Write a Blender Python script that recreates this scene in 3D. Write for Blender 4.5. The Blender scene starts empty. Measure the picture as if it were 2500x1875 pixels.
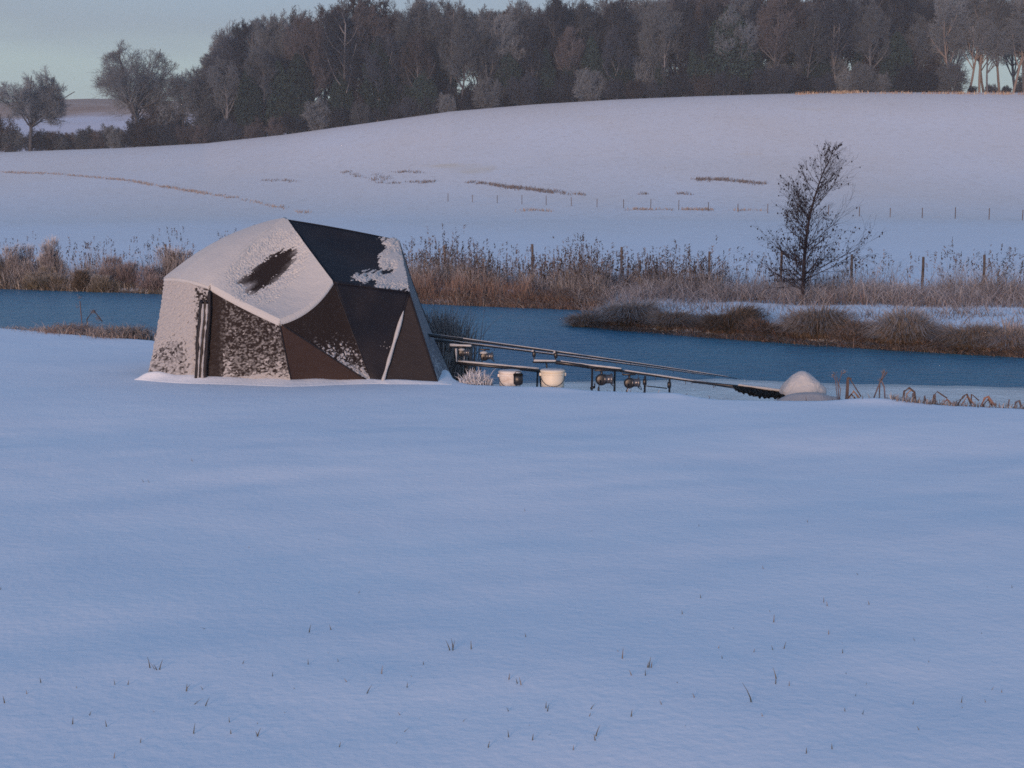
import bpy, math, random
import numpy as np
from mathutils import Vector
random.seed(7); rng = np.random.default_rng(7)
S = bpy.context.scene; C = S.collection
PI = math.pi; R = math.radians

# ------------------------------------------------------------------ camera
F = 3500.0; HOR = 508.0; CAMZ = 1.6
PITCH = math.atan((937.5-HOR)/F)
cam = bpy.data.cameras.new('camera'); cam.sensor_width = 36; cam.lens = F/2500*36
cam.clip_start = .05; cam.clip_end = 6000
co = bpy.data.objects.new('camera', cam); C.objects.link(co); S.camera = co
co.location = (0, 0, CAMZ); co.rotation_euler = (PI/2-PITCH, 0, 0)
S.cycles.filter_width = 1.6; S.cycles.use_denoising = False; S.cycles.volume_bounces = 0
S.cycles.max_bounces = 5; S.cycles.diffuse_bounces = 2; S.cycles.glossy_bounces = 2
S.cycles.transmission_bounces = 2; S.cycles.transparent_max_bounces = 4
# ------------------------------------------------------------------ light
S.view_settings.view_transform = 'Standard'; S.view_settings.look = 'None'
S.view_settings.exposure = 0.76; S.view_settings.gamma = 1
SUN_EL, SUN_AZ = R(5), R(200)          # azimuth clockwise from +Y: behind the camera, to its left
sd = Vector((math.sin(SUN_AZ)*math.cos(SUN_EL), math.cos(SUN_AZ)*math.cos(SUN_EL), math.sin(SUN_EL)))
sl = bpy.data.lights.new('sun', 'SUN'); sl.energy = 2.15; sl.angle = R(14); sl.color = (1, .64, .45)
so = bpy.data.objects.new('sun', sl); C.objects.link(so)
so.rotation_euler = sd.to_track_quat('Z', 'Y').to_euler(); so.location = (0, 0, 60)
W = bpy.data.worlds.new('World'); S.world = W; W.use_nodes = True
nt = W.node_tree; nt.nodes.clear()
def N(t, kind, **kw):
    n = t.nodes.new(kind)
    for k, v in kw.items(): setattr(n, k, v)
    return n
out = N(nt, 'ShaderNodeOutputWorld'); bg = N(nt, 'ShaderNodeBackground')
sky = N(nt, 'ShaderNodeTexSky', sky_type='NISHITA', sun_disc=False, sun_elevation=SUN_EL, sun_rotation=SUN_AZ,
        altitude=100, air_density=1.0, dust_density=.4, ozone_density=2.5)
tc = N(nt, 'ShaderNodeTexCoord'); sep = N(nt, 'ShaderNodeSeparateXYZ')
nt.links.new(tc.outputs['Generated'], sep.inputs[0])
mp = N(nt, 'ShaderNodeMapping'); mp.inputs['Scale'].default_value = (2.2, 2.2, 14)
nt.links.new(tc.outputs['Generated'], mp.inputs[0])
nz = N(nt, 'ShaderNodeTexNoise'); nz.inputs['Scale'].default_value = 1.6; nz.inputs['Detail'].default_value = 5
nt.links.new(mp.outputs[0], nz.inputs[0])
ad = N(nt, 'ShaderNodeMath', operation='MULTIPLY_ADD'); ad.inputs[1].default_value = .05
nt.links.new(nz.outputs[0], ad.inputs[0]); nt.links.new(sep.outputs[2], ad.inputs[2])
cr = N(nt, 'ShaderNodeValToRGB')          # height above the horizon -> colour of the thin cloud
e = cr.color_ramp; e.elements[0].position = 0.02; e.elements[0].color = (2.6, 3.0, 3.0, 1)
e.elements[1].position = .6; e.elements[1].color = (1.1, 2.1, 3.9, 1)
for p, c in ((.10, (1.85, 2.38, 2.42, 1)), (.128, (1.85, 2.38, 2.42, 1)), (.146, (1.42, 1.78, 2.12, 1)), (.2, (1.5, 2.1, 2.8, 1)), (.32, (1.5, 2.4, 3.8, 1))):
    q = e.elements.new(p); q.color = c
for q in e.elements: q.color = [v/5 for v in q.color[:3]]+[1]
nt.links.new(ad.outputs[0], cr.inputs[0])
sc5 = N(nt, 'ShaderNodeMix', data_type='RGBA', blend_type='MULTIPLY'); sc5.inputs[0].default_value = 1
sc5.inputs[7].default_value = (7.2, 6.95, 6.85, 1)
nt.links.new(cr.outputs[0], sc5.inputs[6])
mk = N(nt, 'ShaderNodeMapRange'); mk.inputs[1].default_value = .12; mk.inputs[2].default_value = .75
mk.inputs[3].default_value = .92; mk.inputs[4].default_value = .35
nt.links.new(sep.outputs[2], mk.inputs[0])
mx = N(nt, 'ShaderNodeMix', data_type='RGBA')
nt.links.new(mk.outputs[0], mx.inputs[0]); nt.links.new(sky.outputs[0], mx.inputs[6]); nt.links.new(sc5.outputs[2], mx.inputs[7])
nt.links.new(mx.outputs[2], bg.inputs[0]); bg.inputs[1].default_value = .1
nt.links.new(bg.outputs[0], out.inputs[0])

# ------------------------------------------------------------------ helpers
cp, sp_ = math.cos(PITCH), math.sin(PITCH)
def ray(px, py):
    u, v = (px-1250)/F, (937.5-py)/F
    return np.array([u, cp+v*sp_, -sp_+v*cp])
def at(px, py, Y):
    d = ray(px, py); t = Y/d[1]; return np.array([d[0]*t, Y, CAMZ+d[2]*t])
def onz(px, py, z=0.0):
    d = ray(px, py); t = (z-CAMZ)/d[2]; return np.array([d[0]*t, d[1]*t, z])
def proj(P):
    P = np.asarray(P, float); x, y, z = P[..., 0], P[..., 1], P[..., 2]-CAMZ
    f = y*cp-z*sp_; up = y*sp_+z*cp
    return 1250+F*x/f, 937.5-F*up/f
def smooth(t): t = np.clip(t, 0, 1); return t*t*(3-2*t)
def h3(ix, iy, iz):
    n = (ix*374761393+iy*668265263+iz*2147483647//7*3) & 0xffffffff
    n = ((n ^ (n >> 13))*1274126177) & 0xffffffff
    return ((n ^ (n >> 16)) & 0xffff)/65535.0
def vnoise(P, f):
    P = np.asarray(P, float)*f+1000.0; i = np.floor(P).astype(np.int64); t = P-i; t = t*t*(3-2*t)
    r = 0
    for a in (0, 1):
        for b in (0, 1):
            for c in (0, 1):
                w = (t[..., 0] if a else 1-t[..., 0])*(t[..., 1] if b else 1-t[..., 1])*(t[..., 2] if c else 1-t[..., 2])
                r = r+w*h3(i[..., 0]+a, i[..., 1]+b, i[..., 2]+c)
    return r
def fbm(P, f, o=3):
    r = 0; a = .5; s = 0
    for k in range(o): r = r+a*vnoise(np.asarray(P)+k*7.3, f*2**k); s += a; a *= .5
    return r/s
def poly_mask(px, py, poly):           # signed distance in photo pixels, positive inside
    poly = np.array(poly, float); d = np.full(np.shape(px), 1e9); ins = np.zeros(np.shape(px), bool)
    n = len(poly)
    for k in range(n):
        a, b = poly[k], poly[(k+1) % n]; ab = b-a
        t = np.clip(((px-a[0])*ab[0]+(py-a[1])*ab[1])/(ab@ab+1e-9), 0, 1)
        d = np.minimum(d, np.hypot(px-a[0]-t*ab[0], py-a[1]-t*ab[1]))
        c = (a[1] > py) != (b[1] > py)
        with np.errstate(divide='ignore', invalid='ignore'):
            ins ^= c & (px < (b[0]-a[0])*(py-a[1])/(b[1]-a[1]+1e-12)+a[0])
    return np.where(ins, d, -d)

def mesh(name, V, Fc, cols=None, smooth_=False):
    V = np.ascontiguousarray(V, np.float32).reshape(-1, 3)
    me = bpy.data.meshes.new(name)
    if isinstance(Fc, np.ndarray):
        k = Fc.shape[1]; m = len(Fc)
        me.vertices.add(len(V)); me.vertices.foreach_set('co', V.ravel())
        me.loops.add(m*k); me.loops.foreach_set('vertex_index', np.ascontiguousarray(Fc, np.int32).ravel())
        me.polygons.add(m); me.polygons.foreach_set('loop_start', np.arange(0, m*k, k, dtype=np.int32))
        me.update(calc_edges=True)
    else:
        me.from_pydata(V.tolist(), [], Fc)
    if smooth_: me.polygons.foreach_set('use_smooth', np.ones(len(me.polygons), bool))
    if cols is not None:
        a = me.color_attributes.new('Col', 'FLOAT_COLOR', 'POINT')
        cc = np.ones((len(V), 4), np.float32); cc[:, :3] = cols; a.data.foreach_set('color', cc.ravel())
    return me
def link(name, me, mat=None, parent=None):
    o = bpy.data.objects.new(name, me); C.objects.link(o)
    if mat is not None and me is not None and not me.materials: me.materials.append(mat)
    if parent is not None: o.parent = parent
    return o
def tag(o, label, cat, group=None):
    o['label'] = label; o['category'] = cat
    if group: o['group'] = group
    return o
def thing(name, label, cat, loc=(0, 0, 0), group=None):
    o = bpy.data.objects.new(name, None); C.objects.link(o); o.location = loc; o.empty_display_size = .1
    return tag(o, label, cat, group)
def dup(root, loc, rz=0, sc=(1, 1, 1), label=None, group=None):
    r = root.copy(); C.objects.link(r); r.location = loc; r.rotation_euler = (0, 0, rz); r.scale = sc
    if label: r['label'] = label
    if group: r['group'] = group
    for ch in list(root.children):
        c = ch.copy(); C.objects.link(c); c.parent = r
    return r
class MB:                                  # little mesh collector
    def __init__(s): s.V = []; s.F = []
    def add(s, V, Fc):
        b = len(s.V); s.V += [tuple(map(float, v)) for v in V]; s.F += [tuple(i+b for i in f) for f in Fc]; return s
    def tube(s, pts, r, n=8, cap=True):
        pts = [Vector(p) for p in pts]; m = len(pts)
        rs = r if hasattr(r, '__len__') else [r]*m
        V = []
        for i, p in enumerate(pts):
            t = (pts[min(i+1, m-1)]-pts[max(i-1, 0)]).normalized()
            a = t.cross(Vector((0, 0, 1))) if abs(t.z) < .9 else t.cross(Vector((1, 0, 0)))
            a.normalize(); b = t.cross(a)
            for k in range(n):
                w = 2*PI*k/n; V.append(p+(a*math.cos(w)+b*math.sin(w))*rs[i])
        Fc = [(i*n+k, i*n+(k+1) % n, (i+1)*n+(k+1) % n, (i+1)*n+k) for i in range(m-1) for k in range(n)]
        if cap: Fc += [tuple(range(n))[::-1], tuple(range((m-1)*n, m*n))]
        return s.add(V, Fc)
    def lathe(s, prof, c=(0, 0, 0), n=28, axis='z'):
        V = []
        for r, z in prof:
            for k in range(n):
                w = 2*PI*k/n; q = (r*math.cos(w), r*math.sin(w), z)
                if axis == 'y': q = (q[0], q[2], q[1])
                if axis == 'x': q = (q[2], q[0], q[1])
                V.append((q[0]+c[0], q[1]+c[1], q[2]+c[2]))
        m = len(prof)
        Fc = [(i*n+k, i*n+(k+1) % n, (i+1)*n+(k+1) % n, (i+1)*n+k) for i in range(m-1) for k in range(n)]
        Fc += [tuple(range(n))[::-1], tuple(range((m-1)*n, m*n))]
        return s.add(V, Fc)
    def box(s, c, d, bev=.15):
        x, y, z = d[0]/2, d[1]/2, d[2]/2; b = min(d)*bev; V = []; 
        for zz, k in ((-z, b), (-z+b, 0), (z-b, 0), (z, b)):
            X, Y = x-k, y-k
            V += [(c[0]+p, c[1]+q, c[2]+zz) for p, q in ((-X+b, -Y), (X-b, -Y), (X, -Y+b), (X, Y-b), (X-b, Y), (-X+b, Y), (-X, Y-b), (-X, -Y+b))]
        Fc = [(i*8+k, i*8+(k+1) % 8, (i+1)*8+(k+1) % 8, (i+1)*8+k) for i in range(3) for k in range(8)]
        Fc += [tuple(range(8))[::-1], tuple(range(24, 32))]
        return s.add(V, Fc)
    def obj(s, name, mat, parent=None, sm=True):
        return link(name, mesh(name, np.array(s.V), s.F, smooth_=sm), mat, parent)

# ------------------------------------------------------------------ materials
def mat(name, col=(.5, .5, .5), rough=.8, spec=.3, bump=None, vcol=False, rnd=0, metal=0, noise=None):
    m = bpy.data.materials.new(name); m.use_nodes = True; t = m.node_tree; b = t.nodes['Principled BSDF']
    b.inputs['Base Color'].default_value = (*col, 1); b.inputs['Roughness'].default_value = rough
    b.inputs['Specular IOR Level'].default_value = spec; b.inputs['Metallic'].default_value = metal
    src = None
    if vcol:
        a = N(t, 'ShaderNodeVertexColor', layer_name='Col'); src = a.outputs[0]
    if noise:                               # (scale, second colour, sharpness lo, hi)
        tc = N(t, 'ShaderNodeTexCoord'); n = N(t, 'ShaderNodeTexNoise'); n.inputs['Scale'].default_value = noise[0]; n.inputs['Detail'].default_value = 6
        t.links.new(tc.outputs['Object'], n.inputs[0])
        r = N(t, 'ShaderNodeMapRange'); r.inputs[1].default_value = noise[2]; r.inputs[2].default_value = noise[3]; t.links.new(n.outputs[0], r.inputs[0])
        k = N(t, 'ShaderNodeMix', data_type='RGBA'); k.inputs[6].default_value = (*col, 1); k.inputs[7].default_value = (*noise[1], 1)
        t.links.new(r.outputs[0], k.inputs[0]); src = k.outputs[2]
    if rnd:
        oi = N(t, 'ShaderNodeObjectInfo'); r = N(t, 'ShaderNodeMapRange'); r.inputs[3].default_value = 1-rnd; r.inputs[4].default_value = 1+rnd
        t.links.new(oi.outputs['Random'], r.inputs[0])
        k = N(t, 'ShaderNodeMix', data_type='RGBA', blend_type='MULTIPLY'); k.inputs[0].default_value = 1; k.inputs[6].default_value = (*col, 1)
        if src is not None: t.links.new(src, k.inputs[6])
        t.links.new(r.outputs[0], k.inputs[7]); src = k.outputs[2]
    if src is not None: t.links.new(src, b.inputs['Base Color'])
    if bump:
        g = N(t, 'ShaderNodeNewGeometry'); n = N(t, 'ShaderNodeTexNoise'); n.inputs['Scale'].default_value = bump[0]; n.inputs['Detail'].default_value = 7
        t.links.new(g.outputs['Position'], n.inputs[0]); u = N(t, 'ShaderNodeBump'); u.inputs['Strength'].default_value = bump[1]; u.inputs['Distance'].default_value = bump[2]
        t.links.new(n.outputs[0], u.inputs['Height']); t.links.new(u.outputs[0], b.inputs['Normal'])
    return m
SNOWC = (.80, .82, .87)
M = dict(
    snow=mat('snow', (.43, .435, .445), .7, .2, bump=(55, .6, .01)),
    drift=mat('drift_snow', (.80, .81, .84), .7, .2, bump=(30, .5, .01)),
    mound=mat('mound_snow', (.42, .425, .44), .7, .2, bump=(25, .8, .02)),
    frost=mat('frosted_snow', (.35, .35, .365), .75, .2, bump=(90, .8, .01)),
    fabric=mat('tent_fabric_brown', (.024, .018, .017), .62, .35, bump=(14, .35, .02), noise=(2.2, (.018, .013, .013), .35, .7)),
    dust=mat('tent_fabric_dusted_with_frost', vcol=True, rough=.85, spec=.15, bump=(40, .5, .01)),
    fabricf=mat('tent_fabric_frosted', (.030, .021, .019), .8, .2, bump=(40, .6, .02), noise=(26, (.17, .155, .155), .50, .78)),
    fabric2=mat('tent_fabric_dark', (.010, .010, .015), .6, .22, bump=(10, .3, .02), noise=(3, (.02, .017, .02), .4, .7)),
    fabric3=mat('tent_fabric_red_brown', (.029, .017, .016), .7, .3, bump=(14, .3, .02)),
    slate=mat('tent_fabric_slate', (.10, .11, .135), .6, .4, bump=(14, .3, .02)),
    veg=mat('dry_stems', vcol=True, rough=.85, spec=.15),
    black=mat('black_carbon', (.012, .012, .015), .4, .5),
    metal=mat('grey_metal', (.12, .12, .13), .35, .5, metal=.7),
    cream=mat('cream_plastic', (.66, .60, .49), .45, .4, noise=(9, (.60, .52, .40), .45, .75)),
    white=mat('white_plastic', (.66, .62, .58), .5, .4, noise=(12, (.42, .36, .32), .5, .7)),
    net=mat('black_net', (.012, .013, .013), .9, .1, bump=(120, 1, .02)),
    wood=mat('weathered_post', (.10, .085, .08), .9, .1, bump=(30, .6, .02), rnd=.3),
    bark=mat('bark_grey', (.105, .108, .12), .9, .1, rnd=.5),
    barkp=mat('bark_pale', (.18, .15, .135), .9, .1, rnd=.2),
    twig=mat('twigs_purple_brown', (.040, .048, .066), .95, .05, rnd=.6),
    twig2=mat('twigs_grey', (.125, .145, .17), .95, .05, rnd=.5),
    twig3=mat('twigs_brown', (.075, .070, .078), .95, .05, rnd=.5),
    ivy=mat('dark_evergreen_leaves', (.022, .040, .038), .8, .1, rnd=.3),
    alder=mat('alder_bark', (.030, .026, .032), .9, .1),
)

# ------------------------------------------------------------------ terrain function
WL = -.45
def line(pts, z): return np.array([onz(a, b, z)[:2] for a, b in pts])
crest = line([(-900, 775), (0, 800), (370, 828), (700, 866), (930, 872), (1060, 890), (1105, 926), (1150, 937), (1300, 941), (1500, 953), (1750, 972), (2060, 978), (2500, 998), (3400, 1030)], 0)
far_front = line([(-2200, 660), (-600, 695), (0, 705), (200, 711), (390, 718), (700, 728), (1100, 745), (1250, 750), (1330, 752), (1415, 757), (1445, 762), (1432, 772), (1402, 782), (1398, 792), (1500, 805), (1700, 821), (2000, 842), (2250, 857), (2500, 871), (3000, 890), (4200, 925)], WL)
far_poly = np.vstack([[[-900, far_front[0, 1]]], far_front, [[900, far_front[-1, 1]], [900, 4000], [-900, 4000]]])
DC = 320.0
cu = [(-2500, 400), (-600, 385), (0, 372), (100, 368), (300, 361), (500, 350), (700, 328), (900, 300), (1100, 272), (1300, 255), (1500, 243), (1700, 235), (1900, 229), (2100, 225), (2500, 226), (3200, 240), (5000, 300)]
CU = np.array([(at(a, b, DC)[0]/DC, at(a, b, DC)[2]) for a, b in cu])
def far_sd(x, y): return poly_mask(x, y, far_poly)
def field(x, y):
    b = np.interp(y, [0, 18, 24, 30, 36, 42, 160, 220], [-.3, -.3, -.24, -.22, -.22, -.19, .72, 1.2])
    u = x/np.maximum(y, 1); zc = np.interp(u, CU[:, 0], CU[:, 1])
    ec = (zc-CAMZ)/DC; e0 = (b-CAMZ)/np.maximum(y, 1)
    s = np.clip((y-130)/(DC-130), 0, 1)
    # ditch line crossing the left of the field lifts the ground behind it a little
    k = np.sin(s**1.75*PI/2)
    e = e0*(1-k)+ec*k
    z = CAMZ+e*y
    z = np.where(y > DC, zc-.035*(y-DC), z)
    z = np.where(y > DC+160, zc-.035*160-.01*(y-DC-160), z)
    return np.where(y < 130, b, z)
def und(x, y):
    P = np.stack([x*.9+y*.25, y*1.2-x*.5, x*0], -1)
    r = (fbm(P, .35, 2)-.5)*.085+(fbm(P*[1, 1.3, 1]+3, 1.3, 3)-.5)*.022
    return r*smooth((13.2-y)/4)*1.0+(fbm(P, .5, 2)-.5)*.03
mounds = [(2110, 968, .075, .35), (2200, 975, .03, .3), (1640, 966, .02, .2), (1385, 945, .02, .25)]
mounds = [(*onz(a, b, 0)[:2], c, d) for a, b, c, d in mounds]
def H(x, y):
    x = np.asarray(x, float); y = np.asarray(y, float)
    c = np.interp(x, crest[:, 0], crest[:, 1])
    c = c+(vnoise(np.stack([x, x*0, x*0], -1), 1.6)-.5)*.12
    t = (y-c+.12)/1.25
    g = und(x, y)
    for a, b, k, w in mounds: g = g+k*np.exp(-((x-a)**2+(y-b)**2)/w**2)
    near = g*(1-smooth(t))-.8*smooth(t)
    s = far_sd(x, y)
    P = np.stack([x, y, x*0], -1)
    ed = smooth((s+.12)/.35)
    fz = field(x, y)+(fbm(P, .9, 3)-.5)*.10*smooth((58-y)/26)+(fbm(P, .03, 3)-.5)*.9*smooth((y-170)/60)*smooth((DC-y)/60)*.5
    fz = fz+(-.39-fz)*(1-smooth(s/1.6))
    farz = -.9*(1-ed)+ed*fz
    return np.maximum(np.maximum(near, farz), -.9)
def hit(px, py, d0=6, d1=500):
    d = ray(px, py); ys = np.geomspace(d0, d1, 2500); t = ys/d[1]
    g = H(d[0]*t, ys) >= CAMZ+d[2]*t
    k = int(np.argmax(g)) if g.any() else len(ys)-1
    return np.array([d[0]*t[k], ys[k], float(H(np.array([d[0]*t[k]]), np.array([ys[k]]))[0])])
def gz(x, y): return float(H(np.array([x]), np.array([y]))[0])

# ------------------------------------------------------------------ ground sheet
us = np.unique(np.concatenate([np.linspace(-3, -.5, 50), np.linspace(-.5, .5, 520), np.linspace(.5, 3, 50)]))
ys = np.concatenate([np.arange(-25, 2, 1.0), np.arange(2, 8, .1), np.arange(8, 22, .07), np.arange(22, 42, .16), np.geomspace(42, 1500, 190)])
def fan(us, ys, k=6): return us[None, :]*(np.maximum(ys, 0)[:, None]+k), np.repeat(ys[:, None], len(us), 1)
X, Y = fan(us, ys); Z = H(X.ravel(), Y.ravel()).reshape(X.shape)
def grid_faces(m, n):
    i = np.arange(m-1)[:, None]*n+np.arange(n-1)[None, :]
    return np.stack([i, i+1, i+1+n, i+n], -1).reshape(-1, 4)
gm = bpy.data.materials.new('snow_field'); gm.use_nodes = True; t = gm.node_tree; b = t.nodes['Principled BSDF']
b.inputs['Roughness'].default_value = .75; b.inputs['Specular IOR Level'].default_value = .15
g = N(t, 'ShaderNodeNewGeometry'); sx = N(t, 'ShaderNodeSeparateXYZ'); t.links.new(g.outputs['Position'], sx.inputs[0])
def nz_(scale, detail, vec=None, mapping=None):
    n = N(t, 'ShaderNodeTexNoise'); n.inputs['Scale'].default_value = scale; n.inputs['Detail'].default_value = detail
    if mapping:
        m_ = N(t, 'ShaderNodeMapping'); m_.inputs['Scale'].default_value = mapping; t.links.new(g.outputs['Position'], m_.inputs[0]); t.links.new(m_.outputs[0], n.inputs[0])
    else: t.links.new(g.outputs['Position'], n.inputs[0])
    return n.outputs[0]
def mr(src, a, b_, c=0., d=1.):
    r = N(t, 'ShaderNodeMapRange'); r.inputs[1].default_value = a; r.inputs[2].default_value = b_; r.inputs[3].default_value = c; r.inputs[4].default_value = d
    t.links.new(src, r.inputs[0]); return r.outputs[0]
def mul(a, b_, op='MULTIPLY'):
    m_ = N(t, 'ShaderNodeMath', operation=op)
    for k, v in enumerate((a, b_)):
        if isinstance(v, (int, float)): m_.inputs[k].default_value = v
        else: t.links.new(v, m_.inputs[k])
    return m_.outputs[0]
def mixc(f, a, b_):
    m_ = N(t, 'ShaderNodeMix', data_type='RGBA')
    if isinstance(f, (int, float)): m_.inputs[0].default_value = f
    else: t.links.new(f, m_.inputs[0])
    for k, v in ((6, a), (7, b_)):
        if isinstance(v, tuple): m_.inputs[k].default_value = (*v, 1)
        else: t.links.new(v, m_.inputs[k])
    return m_.outputs[2]
farf = mr(sx.outputs[1], 38, 130)
stub = mul(farf, mr(nz_(.035, 6, mapping=(1, .45, 1)), .3, .7, .2, .55))  # tan stubble through thin snow, deepened to paint in the hill's warm sunlight
base = mixc(mr(nz_(.8, 5, mapping=(1, 1.6, 1)), .3, .75), SNOWC, (.76, .78, .84))
c1 = mixc(mul(farf, mr(nz_(.9, 5, mapping=(1, .5, 1)), .5, .8, 0, .45)), mixc(stub, base, (.74, .63, .53)), (.58, .52, .47))
gold = mul(farf, mr(nz_(.09, 4, mapping=(.5, .5, 1)), .68, .78, 0, .5))
c2 = mixc(gold, c1, (.70, .56, .36))
wet = mr(sx.outputs[2], -.44, -.36, 1, 0)          # bare mud just at and under the waterline
c3 = mixc(wet, c2, (.05, .045, .04))
t.links.new(c3, b.inputs['Base Color'])
bp = N(t, 'ShaderNodeBump'); bp.inputs['Strength'].default_value = .36; bp.inputs['Distance'].default_value = .03
hh = mul(mul(nz_(2.6, 8), .75), mul(nz_(26, 5), .22), 'ADD'); t.links.new(hh, bp.inputs['Height'])
t.links.new(bp.outputs[0], b.inputs['Normal'])
o = link('snow_ground', mesh('snow_ground', np.stack([X, Y, Z], -1), grid_faces(*X.shape), smooth_=True), gm); o['kind'] = 'structure'

hz = bpy.data.materials.new('haze_air'); hz.use_nodes = True; t = hz.node_tree; t.nodes.clear()
ho = N(t, 'ShaderNodeOutputMaterial'); hv = N(t, 'ShaderNodeVolumePrincipled'); hv.inputs['Color'].default_value = (.80, .88, 1, 1); hv.inputs['Density'].default_value = .00036
t.links.new(hv.outputs[0], ho.inputs['Volume'])
hb = MB(); X0, X1, Y0, Y1, Z0, Z1 = -5200, 5200, -60, 1700, -90, 110
hb.add([(x, y, z) for z in (Z0, Z1) for x, y in ((X0, Y0), (X1, Y0), (X1, Y1), (X0, Y1))], [(3, 2, 1, 0), (4, 5, 6, 7), (0, 1, 5, 4), (1, 2, 6, 5), (2, 3, 7, 6), (3, 0, 4, 7)])
hb.obj('haze', hz, None, False)['kind'] = 'stuff'

# distant hill seen in the gap on the left
us2 = np.linspace(-.8, .8, 160); ys2 = np.linspace(430, 1050, 70)
X, Y = us2[None, :]*ys2[:, None], np.repeat(ys2[:, None], 160, 1)
top = at(250, 266, 900)[2]; lowz = at(250, 345, 430)[2]
tt = smooth((Y-430)/470*.98)
Z = lowz*.5+(top-lowz*.5)*np.minimum(np.sin(np.clip((Y-430)/470, 0, 1)*PI/2)**.9, 1)*(1-.25*np.abs(X/Y+.286))+ (fbm(np.stack([X, Y, X*0], -1), .01, 3)-.5)*7-np.maximum(Y-900, 0)*.05
dm = bpy.data.materials.new('far_hill'); dm.use_nodes = True; t = dm.node_tree; b = t.nodes['Principled BSDF']; b.inputs['Roughness'].default_value = .9
g = N(t, 'ShaderNodeNewGeometry'); sx = N(t, 'ShaderNodeSeparateXYZ'); t.links.new(g.outputs['Position'], sx.inputs[0])
zz = mul(sx.outputs[2], mul(nz_(.02, 5), 24, 'MULTIPLY'), 'ADD')
cc = mixc(mr(zz, 47, 53), (.62, .60, .66), mixc(mr(nz_(.05, 5), .35, .7), (.26, .16, .11), (.38, .27, .21)))
t.links.new(cc, b.inputs['Base Color'])
o = link('distant_hill', mesh('distant_hill', np.stack([X, Y, Z], -1), grid_faces(*X.shape), smooth_=True), dm); o['kind'] = 'structure'

# ------------------------------------------------------------------ water, ice
wm = bpy.data.materials.new('pond_water'); wm.use_nodes = True; t = wm.node_tree; b = t.nodes['Principled BSDF']
b.inputs['Base Color'].default_value = (.042, .18, .29, 1); b.inputs['Roughness'].default_value = .3; b.inputs['IOR'].default_value = 1.33
b.inputs['Specular IOR Level'].default_value = .5
g = N(t, 'ShaderNodeNewGeometry')
bp = N(t, 'ShaderNodeBump'); bp.inputs['Strength'].default_value = 1; bp.inputs['Distance'].default_value = .22
t.links.new(mul(nz_(5, 5, mapping=(.6, 1.4, 1)), mul(nz_(.5, 3, mapping=(.5, 1.3, 1)), .9), 'ADD'), bp.inputs['Height']); t.links.new(bp.outputs[0], b.inputs['Normal'])
xs = np.linspace(-120, 120, 60); yy = np.linspace(9, 75, 40); X, Y = np.meshgrid(xs, yy)
o = link('pond_water', mesh('pond_water', np.stack([X, Y, X*0+WL], -1), grid_faces(*X.shape)), wm); o['kind'] = 'structure'
ip = [(1130, 940), (1250, 936), (1380, 932), (1500, 930), (1620, 927), (1770, 925), (1900, 930), (2050, 936), (2200, 940), (2350, 942), (2500, 946), (2900, 958), (3600, 985)]
inner, outer = [], []
for i, (a, c) in enumerate(zip(np.linspace(1100, 3600, 140), range(140))):
    yv = np.interp(a, [p[0] for p in ip], [p[1] for p in ip])+(vnoise(np.array([a*.02, 0, 0]), 1)-.5)*3
    q = onz(a, yv, WL+.02); cy = np.interp(q[0], crest[:, 0], crest[:, 1])
    outer.append(q); inner.append(np.array([q[0]*.97, min(cy+.35, q[1]-.05), WL+.02]))
rows = 16; V = []
for k in range(rows):
    f = k/(rows-1)
    for p, q in zip(inner, outer):
        w = p*(1-f)+q*f; w = w.copy(); w[2] += .012*smooth(np.array((1-f)*8))+(fbm(w, 1.5)-.5)*.03*(1-f); V.append(w)
for q in outer: V.append(q-[0, -.01, .05])
im = mat('grey_snowy_ice', (.82, .76, .72), .28, .6, bump=(8, .5, .03), noise=(1.6, (.60, .55, .53), .35, .7))
o = link('shore_ice', mesh('shore_ice', np.array(V), grid_faces(rows+1, 140), smooth_=True), im); o['kind'] = 'structure'

# ------------------------------------------------------------------ blades (dry stems, grass)
def blades(P, hgt, lean, curve, width, col, K=3, az=None, frost=0., taper=.15):
    """ribbons: P (n,3) feet; lean (n,2) horizontal travel at the tip; curve adds droop; col (n,3)"""
    n = len(P); hgt = np.broadcast_to(hgt, n); width = np.broadcast_to(width, n)
    az = rng.uniform(-.9, .9, n) if az is None else az
    side = np.stack([np.cos(az), np.sin(az), az*0], -1)
    V = np.zeros((n, K+1, 2, 3)); cols = np.zeros((n, K+1, 2, 3))
    for k in range(K+1):
        f = k/K; c = P.copy(); c[:, :2] += lean*f**1.6; c[:, 2] += hgt*(f-curve*f**3)
        w = width*((1-f)*(1-taper)+taper)
        V[:, k, 0] = c-side*w[:, None]/2; V[:, k, 1] = c+side*w[:, None]/2
        fr = np.clip(frost*f*1.3, 0, 1) if np.isscalar(frost) else np.clip(frost*f*1.3, 0, 1)[:, None]
        cols[:, k, :] = (col*(1-fr)+np.array([.58, .58, .62])*fr)[:, None, :]
    b = (np.arange(n)*(K+1)*2)[:, None]; k = np.arange(K)[None, :]*2
    Fc = np.stack([b+k, b+k+1, b+k+3, b+k+2], -1).reshape(-1, 4)
    return V.reshape(-1, 3), Fc, cols.reshape(-1, 3)
def join(parts):
    V, Fc, Cc = [], [], []; n = 0
    for v, f, c in parts: V.append(v); Fc.append(f+n); Cc.append(c); n += len(v)
    return np.vstack(V), np.vstack(Fc), np.vstack(Cc)
def pal(n, cols, jitter=.25):
    cols = np.array(cols, float); c = cols[rng.integers(0, len(cols), n)]
    return c*rng.uniform(1-jitter, 1+jitter, (n, 1))
RED = [(.13, .072, .055), (.17, .10, .075), (.09, .052, .042), (.22, .15, .115)]
STRAW = [(.25, .20, .17), (.19, .145, .125), (.13, .095, .085), (.33, .29, .26)]
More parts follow.
